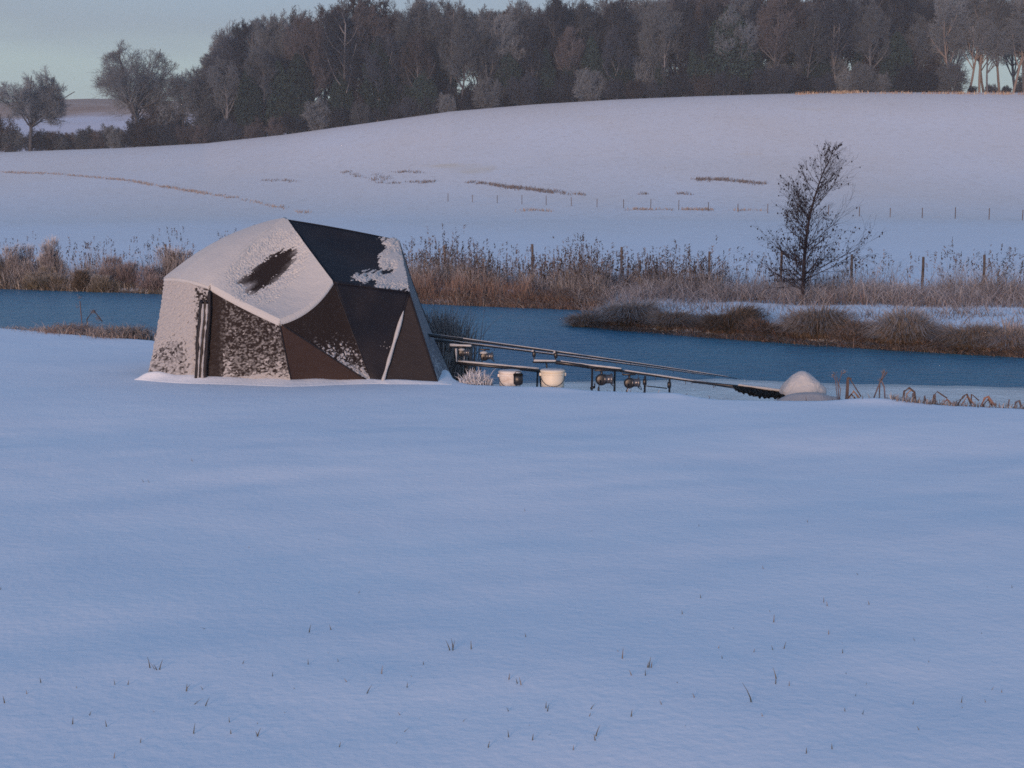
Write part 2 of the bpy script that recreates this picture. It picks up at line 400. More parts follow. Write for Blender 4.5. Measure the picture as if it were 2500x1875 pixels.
GREY = [(.10, .086, .095), (.145, .125, .135), (.07, .062, .072), (.20, .185, .20)]
DARK = [(.055, .045, .035), (.08, .06, .045), (.04, .036, .032), (.12, .09, .065)]
def plumes(P, hgt, lean, col, L=.18, n=6, w=.02):  # feathery heads on tops
    tip = P.copy(); tip[:, :2] += lean; tip[:, 2] += hgt
    Q = np.repeat(tip, n, 0); m = len(Q); Q[:, 2] -= rng.uniform(0, L, m)
    ln = rng.normal(0, .05, (m, 2))+np.repeat(lean, n, 0)*.25
    return blades(Q, rng.uniform(.02, .10, m), ln, .5, w, np.repeat(col, n, 0), K=2)
def zone(n, pxr, drange, hr, cols, lean=.1, wr=(.008, .014), frost=.3, curve=.2, heads=False, dens=None, keep=None, K=3, bias=(0.03, 0)):
    px = rng.uniform(*pxr, n)
    d0 = np.interp(px, *drange[0]) ; d1 = np.interp(px, *drange[1])
    d = d0+(d1-d0)*rng.uniform(0, 1, n)
    x = (px-1250)/F*d
    P = np.stack([x, d, H(x, d)-.02], -1)
    ok = P[:, 2] > WL-.45; P[:, 2] = np.maximum(P[:, 2], WL-.06)
    cl = fbm(P*[1, 1, 0], 1.3, 2)
    if dens is not None: ok &= rng.uniform(0, 1, n) < np.clip((cl-dens)*5, 0, 1)
    P = P[ok]; cl = cl[ok]; m = len(P)
    c2 = fbm(P*[1, .4, 0]+20, 2.6, 2); h = rng.uniform(*hr, m)*(.25+.75*cl+.75*c2)
    ln = rng.normal(0, lean, (m, 2))*h[:, None]*2+np.array(bias)*h[:, None]
    c = pal(m, cols)
    parts = [blades(P, h, ln, curve, rng.uniform(*wr, m), c, K=K, frost=rng.uniform(0, 2*frost, m)*np.ones(m))]
    if heads:
        s = rng.uniform(0, 1, m) < heads
        parts.append(plumes(P[s], h[s], ln[s], c[s]*.9))
    return parts
def stuff(name, parts, m=None):
    V, Fc, Cc = join(parts); o = link(name, mesh(name, V, Fc, Cc), m or M['veg']); o['kind'] = 'stuff'; return o
def const(a): return ([0, 2500], [a, a])
# far shore depth by px
fsx = [-300, 0, 390, 700, 1100, 1415, 1500, 1700, 2000, 2500, 2900]
def fsd(off): return (fsx, [d+off for d in (onz(-300, 698, WL)[1], onz(0, 705, WL)[1], onz(390, 718, WL)[1], onz(700, 728, WL)[1], onz(1100, 745, WL)[1], onz(1415, 757, WL)[1], 28.6, 28, 27.2, 26.4, 26.2)])
# left far bank
stuff('reed_bed', zone(8000, (-250, 900), (fsd(.0), fsd(2.4)), (.25, .65), GREY+DARK+STRAW[1:], lean=.18, frost=.4, heads=.1, dens=.36)
      + zone(2400, (-250, 900), (fsd(.3), fsd(2.6)), (.6, 1.05), GREY+DARK[:1], lean=.08, wr=(.006, .012), frost=.3, heads=.5, dens=.42))
stuff('bank_undergrowth', zone(7000, (-250, 900), (fsd(-.15), fsd(.9)), (.2, .5), DARK+[(.14, .11, .07), (.5, .46, .42)], lean=.3, frost=.15, curve=.5))
# middle far bank: russet reeds at the water, grey stalks behind
stuff('russet_reeds', zone(9000, (980, 1470), (fsd(-.05), fsd(1.3)), (.12, .5), RED+RED+STRAW+DARK[:2], lean=.34, frost=.14, curve=.5)
      + zone(1100, (980, 1300), (fsd(.2), fsd(1.5)), (.4, .75), RED, lean=.12, frost=.1))
stuff('tall_grey_reeds', zone(12000, (980, 1800), (fsd(1.0), fsd(4.0)), (.3, .72), GREY+GREY+DARK, lean=.16, wr=(.006, .011), frost=.4, heads=.25, dens=.33)
      + zone(2200, (980, 1800), (fsd(1.2), fsd(3.8)), (.6, 1.0), GREY+DARK[:2], lean=.10, wr=(.006, .012), frost=.2, heads=.6, dens=.4))
# scrub behind the snowy strip of the spit
stuff('scrub_undergrowth', zone(17000, (1400, 2800), (fsd(0), fsd(4.0)), (.2, .62), GREY+GREY+DARK+STRAW[1:3]+RED[:1], lean=.3, wr=(.006, .013), frost=.42, curve=.35)
      + zone(3500, (1700, 2800), (fsd(1.5), fsd(4.5)), (.45, .95), GREY+DARK, lean=.2, wr=(.006, .012), frost=.25, heads=.25, dens=.4))
# thin weeds poking through the snow of the spit, and a fringe at its waterline
fd = [(p, onz(p, q, WL)[1]) for p, q in ((1400, 790), (1500, 805), (1700, 821), (2000, 842), (2250, 857), (2500, 871), (2900, 886))]
def spit(off): return ([p for p, _ in fd], [d+off for _, d in fd])
stuff('spit_weeds', zone(5200, (1420, 2800), (spit(.5), spit(6)), (.06, .32), GREY+STRAW+DARK, lean=.45, frost=.35, dens=.42))
stuff('waterline_sedge', zone(16000, (1398, 2800), (spit(-.15), spit(.75)), (.06, .34), RED+DARK+STRAW[:2], lean=.45, frost=.12, curve=.6))

# sedge tussocks along the front of the spit
def tussock(n, rad, hgt, cols, frost=.1):
    r = rad*.6*np.sqrt(rng.uniform(0, 1, n)); a = rng.uniform(0, 2*PI, n)
    P = np.stack([r*np.cos(a), r*np.sin(a), r*0-.03], -1)
    out_ = rng.uniform(.05, 1, n)**1.3*rad*.9*(.6+.8*vnoise(np.stack([a*1.2, a*0, a*0], -1)+rad*9, 1))
    ln = np.stack([np.cos(a)*out_, np.sin(a)*out_], -1)+rng.normal(0, .06, (n, 2))
    h = hgt*rng.uniform(.35, 1.2, n)*(1-.7*(r/rad)**2)*(.55+.8*vnoise(P*[1, 1, 0]+hgt*31, 3.5))
    return [blades(P, h, ln, rng.uniform(.3, .75, n), .013, pal(n, cols), K=4, frost=frost)]
tk = [(1440, 800, .8, 'straw', 'pale olive sedge tussock at the tip of the spit'), (1545, 805, 1.1, 'dark', 'olive brown sedge tussock just in from the spit tip'),
      (1645, 814, .85, 'straw', 'straw coloured sedge tussock between two darker ones near the spit tip'), (1790, 824, 1.05, 'dark', 'brown sedge tussock in line below the left side of the bare tree'),
      (1880, 832, .7, 'red', 'small russet sedge tussock left of the large dark one below the tree'), (2005, 838, 1.15, 'dark', 'large dark sedge tussock on the waterline below the bare tree'),
      (2095, 845, .75, 'red', 'russet sedge tussock right of the large one below the tree'), (2222, 852, 1.2, 'dark', 'tall dark sedge tussock on the spit right of the bare tree'),
      (2390, 864, 1.0, 'dark', 'dark sedge tussock near the right end of the spit'), (2480, 869, .9, 'red', 'russet sedge tussock at the far right of the spit')]
for px, py, s, kind, lab in tk:
    p = onz(px, py-1, WL); z = max(gz(p[0], p[1]+.3), WL)
    cols = {'dark': DARK+DARK+[(.16, .10, .07)], 'red': RED+DARK, 'straw': STRAW[1:3]+DARK+[(.2, .16, .1)]}[kind]
    V, Fc, Cc = join(tussock(4200, .56*s, .60*s, cols, rng.uniform(.08, .4)))
    o = link('sedge_tussock', mesh('sedge_tussock', V, Fc, Cc), M['veg']); o.location = (p[0], p[1]+.3, z)
    tag(o, lab, 'sedge tussock', 'sedge tussocks along the spit')

# bushes on the left far bank
def bush(n, rad, hgt, cols, frost=.3):
    k = 7; ca = rng.uniform(0, 2*PI, k); cr = rng.uniform(.1, .75, k)*rad; ch = hgt*rng.uniform(.35, .95, k); w = rng.integers(0, k, n)
    a = rng.uniform(0, 2*PI, n); f = rng.uniform(0, 1, n)**.8; r = rad*.5*np.sqrt(rng.uniform(0, 1, n))*(1-.35*f**2)
    P = np.stack([cr[w]*np.cos(ca[w])*(1-.2*f)+r*np.cos(a), cr[w]*np.sin(ca[w])+r*np.sin(a), ch[w]*f*.92-.03], -1)
    ln = np.stack([np.cos(a), np.sin(a)], -1)*rng.uniform(.0, .12, (n, 1))+rng.normal(0, .04, (n, 2))
    return [blades(P, rng.uniform(.05, .24, n)*hgt, ln, .2, .010, pal(n, cols)*(.6+.8*vnoise(P, 7))[:, None], K=2, frost=frost*f*1.6, taper=.3)]
OL = [(.10, .085, .055), (.07, .055, .04), (.14, .12, .08)]
for px, dd, rad, hg, cols, fr, lab in [
        (-15, .5, .7, .85, OL, .1, 'dark olive bush on the far bank at the left edge'),
        (45, .9, .5, 1.2, GREY, .4, 'tall frosted grey bush at the far left of the far bank'),
        (120, .3, .55, .6, OL, .25, 'low olive bush dusted with snow on the far bank'),
        (125, 1.4, .42, 1.25, GREY, .45, 'slim tall grey bush behind the low olive one'),
        (205, .3, .4, .6, DARK, .1, 'small black-brown bush beside the snowy gap in the far bank'),
        (262, .2, .4, .55, OL, .3, 'brown bush with a snowy top right of the snowy gap'),
        (300, .8, .6, .85, [(.10, .08, .09), (.14, .11, .12)], .2, 'purple-brown bush on the far bank left of the tent'),
        (375, .5, .5, .7, [(.13, .10, .11), (.18, .14, .15)], .25, 'mauve bush against the left edge of the tent'),
        (430, 1.2, .5, 1.0, GREY, .4, 'tall frosted bush rising behind the tent roof slope')]:
    d = np.interp(px, *fsd(0))+dd; x = (px-1250)/F*d
    V, Fc, Cc = join(bush(3600, rad, hg, cols, fr)); o = link('bank_bush', mesh('bank_bush', V, Fc, Cc), M['veg']); o.location = (x, d, gz(x, d))
    tag(o, lab, 'bush', 'bushes on the left far bank')

# ------------------------------------------------------------------ fence posts
def post(px, ptop, d, hgt, name, lab, grp, r=.033, lean=0):
    x = (px-1250)/F*d; z = gz(x, d); top = at(px, ptop, d)[2]; hgt = max(top-z, .25)
    mb = MB(); n = 4
    pts = [(lean*hgt*k/n+math.sin(k*9+px)*.004, 0, -.25+(hgt+.25)*k/n) for k in range(n+1)]
    mb.tube(pts, [r*1.05, r, r*1.02, r*.95, r*.9], 7)
    o = mb.obj('fence_post', M['wood'], sm=False); o.location = (x, d, z)
    tag(o, lab, 'fence post', grp)
    return o
near_posts = [(408, 596, 'weathered fence post rising from reeds just left of the tent roof'), (1086, 598, 'thick fence post in the reeds just right of the tent'), (1300, 596, 'dark fence post in reeds above the open channel'),
              (1516, 603, 'fence post in tall reeds left of the bare tree, above the spit tip'), (1731, 614, 'fence post at the reed bed end, second to the left of the tree'),
              (1905, 612, 'fence post half hidden behind the left branches of the bare tree'), (2078, 621, 'fence post just right of the bare tree'), (2250, 627, 'fence post standing between the tree and the right edge, midway'), (2401, 622, 'tallest fence post near the right edge of the far bank'),
              (2570, 625, 'fence post past the right edge')]
for k, (px, pt, lab) in enumerate(near_posts):
    post(px, pt, 38-5*(px-400)/2000, 1, 'fence_post', lab, 'fence posts along the far bank', lean=.02*math.sin(k*3))
o = post(2038, 700, 29.5, .5, 'fence_post', 'short dark stake in the scrub under the bare tree', 'fence posts along the far bank', r=.035)
hp = [1095, 1154, 1214, 1274, 1333, 1394, 1456, 1520, 1586, 1654, 1726, 1798, 1870, 1943, 2017, 2092, 2167, 2245, 2325, 2407, 2488, 2570]
for k, px in enumerate(hp):
    d = 175-44*(px-1095)/1400; x = (px-1250)/F*d; z = gz(x, d)
    mb = MB().tube([(0, 0, -.3), (0.02*math.sin(k), 0, 1.0+.1*math.sin(k*5))], .042, 6); o = mb.obj('field_fence_post', M['wood'], sm=False); o.location = (x, d, z)
    ORD = 'first second third fourth fifth sixth seventh eighth ninth tenth eleventh twelfth thirteenth'.split()
    w = 'left of the bare tree' if px < 1870 else ('behind the branches of the bare tree' if px < 2140 else 'right of the bare tree')
    L_ = [q for q in hp if q < 1870][::-1]; M_ = [q for q in hp if 1870 <= q < 2140]; R_ = [q for q in hp if q >= 2140]; l_ = L_ if px in L_ else (M_ if px in M_ else R_)
    tag(o, f'{ORD[l_.index(px)]} small distant field fence post '+('leftwards from the alder' if px in L_ else 'behind the alder from its left' if px in M_ else 'rightwards from the alder'), 'fence post', 'distant posts of the field fence')

# weeds & grass lines on the hill
def patch(n, pts, spread, hr, cols, frost=.1):
    Ps = []
    for a, b, c, d, k in pts:
        for _ in range(max(2, int(n*k))):
            f = random.random(); px = a+(c-a)*f+random.gauss(0, 3); py = b+(d-b)*f+random.gauss(0, spread); Ps.append((px, py))
    out_ = np.array([hit(px, py, 60, 330) for px, py in Ps])
    Q = np.repeat(out_, 5, 0); Q[:, :2] += rng.normal(0, .35, (len(Q), 2)); Q[:, 2] = H(Q[:, 0], Q[:, 1])-.03
    m = len(Q); h = rng.uniform(*hr, m)
    return [blades(Q, h, rng.normal(0, .15, (m, 2)), .2, .09, pal(m, cols), K=1, frost=frost, taper=.3)]
stuff('field_weeds', patch(1, [(840, 420, 900, 436, 14), (915, 424, 950, 440, 12), (968, 420, 1030, 422, 16), (910, 436, 930, 448, 10), (930, 446, 1055, 445, 30),
        (1138, 446, 1200, 450, 22), (1195, 450, 1260, 462, 50), (1240, 456, 1350, 470, 90), (1350, 468, 1425, 477, 18), (1700, 438, 1760, 440, 50), (1750, 438, 1870, 450, 80),
        (1655, 474, 1680, 475, 8), (1560, 474, 1575, 475, 5), (640, 440, 725, 442, 14)], 1.6, (.2, .5), [(.09, .078, .08), (.13, .11, .105)]))
stuff('ditch_grass', patch(1, [(0, 421, 130, 425, 50), (130, 425, 300, 440, 60), (300, 440, 470, 468, 90), (470, 468, 590, 487, 40), (590, 487, 750, 522, 25),
        (1270, 514, 1340, 516, 14), (1510, 512, 1640, 513, 22), (1670, 512, 1730, 513, 26), (1800, 514, 1860, 514, 10)], .9, (.15, .45), [(.26, .21, .18), (.20, .16, .14)]))
stuff('golden_grass', patch(1, [(1940, 231, 2040, 227, 30), (2030, 228, 2110, 227, 60), (2110, 228, 2300, 229, 34), (2300, 229, 2560, 231, 90)], .7, (.2, .9), [(.38, .25, .15), (.24, .15, .10), (.5, .40, .28)], 0))

# ------------------------------------------------------------------ trees
def segs_mesh(name, segs, sides=3):
    A = np.array([s[0] for s in segs]); B = np.array([s[1] for s in segs]); r0 = np.array([s[2] for s in segs]); r1 = np.array([s[3] for s in segs])
    t_ = B-A; L = np.linalg.norm(t_, axis=1, keepdims=True)+1e-9; t_ = t_/L
    ref = np.where(np.abs(t_[:, 2:3]) < .8, np.array([[0, 0, 1.]]), np.array([[1., 0, 0]]))
    a = np.cross(t_, ref); a /= np.linalg.norm(a, axis=1, keepdims=True)+1e-9; b = np.cross(t_, a)
    n = len(A); V = np.zeros((n, 2, sides, 3))
    for k in range(sides):
        w = 2*PI*k/sides; d = a*math.cos(w)+b*math.sin(w)
        V[:, 0, k] = A+d*r0[:, None]; V[:, 1, k] = B+d*r1[:, None]
    base = (np.arange(n)*2*sides)[:, None]; k = np.arange(sides)[None, :]; k2 = (k+1) % sides
    Fc = np.stack([base+k, base+k2, base+sides+k2, base+sides+k], -1).reshape(-1, 4)
    return mesh(name, V.reshape(-1, 3), Fc, smooth_=True)
def rot_dir(d, ang, rnd):
    a = d.cross(Vector((0, 0, 1)) if abs(d.z) < .95 else Vector((1, 0, 0))).normalized(); b = d.cross(a)
    w = rnd.uniform(0, 2*PI); return (d*math.cos(ang)+(a*math.cos(w)+b*math.sin(w))*math.sin(ang)).normalized()
def grow(rnd, segs, big, p, d, L, r, lvl, P, inside):
    if lvl:
        dd = (d+Vector((0, 0, P['up'][lvl]*2.5))).normalized()
        for k in range(1, 9):
            if not inside(p+dd*L*k/8): L *= max(k-.6, .5)/8; break
        if L < P['lmin']: return
    n = P['n'][lvl]; step = L/n; last = lvl == len(P['n'])-1
    for k in range(n):
        d = (d+Vector((rnd.gauss(0, 1), rnd.gauss(0, 1), rnd.gauss(0, 1)))*P['wob'][lvl]+Vector((0, 0, P['up'][lvl]))).normalized()
        q = p+d*step; r2 = max(r*(1-P['tap'][lvl]/n), P['rmin'])
        (big if lvl < P['nbig'] else segs).append((tuple(p), tuple(q), r, r2))
        p, r = q, r2
        f = (k+1)/n
        if not last and f >= P['start'][lvl]:
            c = P['kids'][lvl]; c = int(c)+(rnd.random() < c-int(c))
            for _ in range(c):
                ll = L*rnd.uniform(*P['len'][lvl])*(P['l0'][lvl]+(P['l1'][lvl]-P['l0'][lvl])*f)
                grow(rnd, segs, big, p, rot_dir(d, R(rnd.uniform(*P['ang'][lvl])), rnd), ll, r*P['rk'], lvl+1, P, inside)
def make_tree(seed, Ht, Wd, crown_lo, P, mt, mb_, trunks=1, spread=.2):
    rnd = random.Random(seed); segs, big = [], []
    cz = crown_lo+(Ht-crown_lo)*.42; ru = Ht-cz; rd = cz-crown_lo
    def inside(q):
        a = math.atan2(q.y, q.x); z = (q.z-cz)/(ru if q.z > cz else rd)
        m_ = math.hypot(q.x, q.y)/(Wd/2)
        return (m_*m_+z*z)**.5 < 1+rnd.uniform(-.10, .10)+.10*math.sin(3*a+seed)+.08*math.sin(5*a+q.z)
    for k in range(trunks):
        d = Vector((rnd.gauss(0, .07), rnd.gauss(0, .07), 1)).normalized() if trunks == 1 else Vector((rnd.gauss(0, spread), rnd.gauss(0, spread), 1)).normalized()
        grow(rnd, segs, big, Vector((0, 0, -.5)), d, Ht*P['h'], P['r0']*(1 if trunks == 1 else .7), 0, P, inside)
    root = thing('bare_tree', '', 'tree')
    link('trunk', segs_mesh('trunk', big, 6), mb_, root)
    link('crown', segs_mesh('crown', segs, 3), mt, root)
    return root
WOOD = dict(h=.9, n=[10, 7, 5, 4, 2], wob=[.04, .10, .14, .2, .3], up=[.04, .13, .09, .06, .0], start=[.28, .2, .2, .0, 0], kids=[2.6, 1.7, 1.9, 1.8, 0], lmin=.25, tap=[.85, .8, .8, .7, .6], rk=.62,
            ang=[(28, 58), (22, 48), (22, 50), (22, 60), (20, 60)], len=[(.34, .5), (.38, .6), (.4, .65), (.4, .7), (.5, 1)], l0=[1.25, 1.2, 1.1, 1, 1], l1=[.45, .6, .7, .8, 1], r0=.26, rmin=.020, nbig=2)
OAK = dict(h=.42, n=[4, 9, 6, 5, 3], wob=[.05, .10, .15, .2, .3], up=[.0, .035, .05, .03, .0], start=[.7, .22, .2, .0, 0], kids=[8, 2.0, 2.2, 1.9, 0], lmin=.25, tap=[.3, .85, .85, .7, .6], rk=.62,
           ang=[(20, 74), (22, 50), (22, 52), (22, 60), (20, 60)], len=[(1.7, 2.3), (.34, .52), (.42, .62), (.4, .7), (.5, 1)], l0=[.8, 1.15, 1.1, 1, 1], l1=[.9, .6, .7, .8, 1], r0=.42, rmin=.019, nbig=2)
SHRUB = dict(h=.8, n=[6, 5, 4, 2], wob=[.12, .18, .25, .3], up=[.10, .08, .03, .0], start=[.1, .0, .0, 0], kids=[2.2, 1.8, 1.6, 0], lmin=.15, tap=[.85, .8, .7, .6], rk=.6,
             ang=[(15, 50), (20, 50), (25, 60), (20, 60)], len=[(.34, .6), (.4, .7), (.45, .8), (.5, 1)], l0=[1.2, 1, 1, 1], l1=[.6, .8, .9, 1], r0=.08, rmin=.020, nbig=1)
def place_base(px, d):
    x = (px-1250)/F*d; return (x, d, gz(x, d)-.2)
variants = []
for k in range(8):
    mt = [M['twig'], M['twig2'], M['twig3'], M['twig2']][k % 4]
    Pw = dict(WOOD); 
    variants.append((make_tree(20+k, 20, 9.5+1.5*(k % 3), 4.5 if k % 2 else 3, Pw, mt, M['bark']), ['dark', 'grey', 'brown', 'pale grey'][k % 4]))
pale = make_tree(60, 21, 10, 6, WOOD, M['twig2'], M['barkp'])
shrubs = [(make_tree(80+k, 5.2, 6.0, -.5, SHRUB, [M['twig'], M['twig3'], M['twig2']][k % 3], M['bark'], trunks=8, spread=.6), ['dark purple', 'brown', 'grey'][k % 3]) for k in range(4)]
# evergreen / ivy-clad trees: leaf clumps hung on a trunk
def evergreen(seed, Ht, Wd, lo=.08):
    r_ = np.random.default_rng(seed); n = 9000
    f = r_.uniform(lo, 1, n); a = r_.uniform(0, 2*PI, n)
    prof = np.interp(f, [lo, .2, .45, .75, 1], [.65, .95, 1, .7, .1])
    lump = .65+.55*vnoise(np.stack([np.cos(a)*1.2, np.sin(a)*1.2, f*5], -1)+seed, 1.6)
    rad = Wd/2*prof*lump*r_.uniform(.35, 1, n)**.5
    c = np.stack([rad*np.cos(a), rad*np.sin(a), f*Ht], -1)
    s = r_.uniform(.12, .3, (n, 1)); u = r_.normal(0, 1, (n, 3)); u /= np.linalg.norm(u, axis=1, keepdims=True); v = np.cross(u, r_.normal(0, 1, (n, 3))); v /= np.linalg.norm(v, axis=1, keepdims=True)
    V = np.stack([c-u*s, c+v*s*.7, c+u*s, c-v*s*.7], 1)
    Fc = (np.arange(n)*4)[:, None]+np.arange(4)[None, :]
    root = thing('evergreen_tree', '', 'tree')
    mb = MB().tube([(0, 0, -.5), (.1, 0, Ht*.5), (0, 0, Ht*.95)], [.3, .2, .04], 6); mb.obj('trunk', M['bark'], root)
    link('crown', mesh('crown', V.reshape(-1, 3), Fc), M['ivy'], root)
    return root
evg = [evergreen(5, 15, 6.5), evergreen(6, 12, 7.5), evergreen(9, 17, 5)]
land = [(-400, 'past the left edge'), (400, 'beside the large domed tree'), (450, 'above the tent left shoulder'), (500, 'above the door rolls'), (550, 'above the middle roof slope'), (600, 'left of the roof hole'),
        (650, 'above the bare roof patch'), (700, 'above the tent peak'), (750, 'just right of the tent peak'), (800, 'above the dark roof panel'), (850, 'above the dark panel middle'), (900, 'left of the tent right corner'),
        (950, 'above the tent right corner'), (1000, 'just past the tent'), (1050, 'left of the thick reed post'), (1100, 'above the thick reed post'), (1150, 'above the small snow heap'), (1200, 'above the black tackle bag'), (1250, 'above the off-white bucket'),
        (1300, 'between the two bucket positions'), (1350, 'above the cream bucket'), (1400, 'above the spit tip'), (1450, 'above the first bank stick'), (1500, 'above the second bank stick'), (1550, 'above the right-hand reel'),
        (1600, 'above the third bank stick'), (1650, 'above the last bank stick'), (1700, 'above the dark field weeds'), (1750, 'above the thin weed stems'), (1800, 'above the frosted weed sprig'), (1850, 'above the landing net'),
        (1900, 'left of the alder'), (1950, 'above the alder trunk'), (2000, 'above the snow mound edge'), (2050, 'above the alder top'), (2100, 'right of the alder top'), (2150, 'above the crossed reed stalks'), (2200, 'above the arched reed'),
        (2250, 'where the golden grass is longest'), (2300, 'left of the open gap'), (2350, 'in the open gap'), (2400, 'right of the open gap'), (2450, 'by the last fence posts'), (2500, 'at the right edge'), (2600, 'past the right edge')]
def where(px): return min(land, key=lambda q: abs(q[0]-px))[1]
used = set()
def uniq(opts, fall):
    for q in opts:
        if q not in used: used.add(q); return q
    return opts[-1]
def put(proto, px, d, sc, kind, row, name=None):
    root = proto[0] if isinstance(proto, tuple) else proto
    lab = uniq([f'{a}{kind} {row}, {where(px)}' for a in ('', 'fuller ', 'slimmer ')], row) if 'deep' not in row else row
    r = dup(root, place_base(px, d), random.uniform(0, 6.28), (sc*random.uniform(.92, 1.1), sc*random.uniform(.92, 1.1), sc), lab, 'trees of the wood on the hill')
    if name: r.name = name
    return r
# skyline: px -> tree top py
SK = ([380, 455, 520, 600, 700, 800, 880, 960, 1060, 1160, 1260, 1360, 1480, 1600, 1760, 2600], [260, 165, 78, 50, 28, 10, -18, 8, -8, 18, 0, -18, -8, -30, -40, -60])
def tree_scale(px, d, top, Ht=20.0):
    z = at(px, top, d)[2]; b = place_base(px, d)[2]; return (z-b)/Ht
rnd = random.Random(3)
rows = [(323, 92, 'bare tree, front row of the wood'), (332, 84, 'bare tree, second row of the wood'), (342, 80, 'leafless tree packed deep inside the wood behind its front rows'), (354, 76, 'leafless tree packed deep inside the wood behind its front rows'), (368, 76, 'leafless tree packed deep inside the wood behind its front rows')]
for ri, (d, stp, rl) in enumerate(rows):
    px = 468+ri*23+(40 if ri > 2 else 0)
    while px < 2720:
        if 2265 < px < 2520 and ri > 0 and rnd.random() < .86: px += stp; continue
        v = variants[rnd.randrange(8)]
        top = np.interp(px, *SK)+rnd.uniform(-16, 26)+(rnd.uniform(0, 70) if ri == 0 else 0)
        kind = ('tall ' if top < 40 else 'shorter ')+v[1]
        put(v, px, d+rnd.uniform(-3, 3), tree_scale(px, d, top), kind, rl)
        px += stp*rnd.uniform(.75, 1.25)
DD = 35
for px, d, top in ((690, 290, 150), (560, 293, 190), (1000, 291, 120), (1090, 298, 90), (1330, 289, 120), (1440, 290, 90), (1415, 300, 60), (1770, 288, 15), (1890, 300, 60), (1180, 292, 180), (840, 290, 170), (2090, 296, 60), (1600, 290, 150), (620, 288, 160), (740, 289, 120), (930, 288, 90), (1240, 289, 130), (1390, 288, 140), (1500, 289, 110), (1690, 289, 90), (1980, 289, 110), (2170, 289, 80), (1040, 288, 170), (1840, 288, 120)):
    d += DD; k = rnd.randrange(3); r = dup(evg[k], place_base(px, d), rnd.uniform(0, 6), (tree_scale(px, d, top, [15, 12, 17][k]),)*3, uniq([f'{a}dark green ivy-clad tree in the wood, {where(px)}' for a in ('', 'smaller ', 'larger ')], ''), 'evergreens in the wood')
for px, d, top in ((2305, 287, -40), (2345, 291, -30), (2372, 288, -60), (2420, 290, -50), (2452, 287, -40), (2488, 289, -60), (2385, 296, -40)):
    d += DD; put(pale, px, d, tree_scale(px, d, top, 21), 'pale-trunked tree', 'at the open end of the wood', 'pale_tree')
n_ = 0
for ri, (d, stp) in enumerate(((321.5, 46), (328, 40))):
    px = (365, 385, 400, 410)[ri]
    while px < 2720:
        if 2285 < px < 2500 and rnd.random() < .7: px += stp; continue
        v = shrubs[rnd.randrange(4)]; s = rnd.uniform(.75, 1.5)*(1 if ri == 0 else 1.5)
        r = dup(v[0], place_base(px, d+rnd.uniform(-1, 1)), rnd.uniform(0, 6), (s, s, s), uniq([f'{a}{v[1]} leafless shrub along the wood foot, {where(px)}' for a in ('', 'broader ', 'thinner ')], '') if ri == 0 else 'leafless shrub inside the wood behind its front edge', 'shrubs at the foot of the wood'); r.name = 'thicket_shrub'; r['category'] = 'shrub'
        px += stp*rnd.uniform(.7, 1.3)
# the two lone domed trees and the low growth in the gap
def oak(seed, px, top, w, lab, lo):
    d = 322; b = place_base(px, d); Ht = at(px, top, d)[2]-b[2]
    r = make_tree(seed, Ht, w, lo, OAK, M['twig2'], M['bark']); r.location = b; r.name = 'domed_tree'; tag(r, lab, 'tree', 'lone domed trees'); return r
oak(101, 88, 157, 17, 'smaller lone domed bare tree at the far left of the skyline', 3.0)
oak(107, 338, 108, 22, 'large lone domed bare tree left of the wood', 4.5)
for px, s, top in ((-40, 1.9, 0), (-90, 2.1, 0), (12, 1.9, 0), (50, 1.2, 0), (130, 1.0, 0), (165, .75, 0), (205, .75, 0), (232, 1.05, 0), (262, .85, 0), (300, 1.1, 0), (335, 1.3, 0), (372, 1.8, 0), (400, 2.0, 0), (-180, 2), (-300, 2.2))[:13] if False else \
        [(-300, 2.2, 0), (-180, 2, 0), (-90, 2.1, 0), (-40, 1.9, 0), (12, 1.9, 0), (50, 1.2, 0), (130, .9, 0), (165, .7, 0), (205, .7, 0), (232, .95, 0), (262, .8, 0), (300, 1.0, 0), (335, 1.2, 0), (372, 1.7, 0), (400, 2.0, 0)]+[(110, 1.1, 0), (148, 1.0, 0), (185, .95, 0), (222, 1.1, 0), (250, 1.0, 0), (282, 1.2, 0), (2318, .5, 0), (2356, .42, 0), (2398, .6, 0), (2436, .45, 0), (2470, .6, 0)]:
    v = shrubs[rnd.randrange(4)]
    w = 'at the left edge' if px < 60 else ('in the gap between the lone trees' if px < 290 else 'around the foot of the large domed tree' if px < 1000 else 'between the pale trunks at the open end')
    r = dup(v[0], place_base(px, 324+rnd.uniform(-2, 4)), rnd.uniform(0, 6), (s, s, s), uniq([f'{a}{v[1]} leafless shrub {w}' for a in ('', 'larger ', 'smaller ', 'ragged ', 'tight ')], ''), 'shrubs left of the wood'); r.name = 'thicket_shrub'; r['category'] = 'shrub'
for root in [v[0] for v in variants]+[pale]+[v[0] for v in shrubs]+evg:
    for ch in list(root.children): bpy.data.objects.remove(ch)
    bpy.data.objects.remove(root)

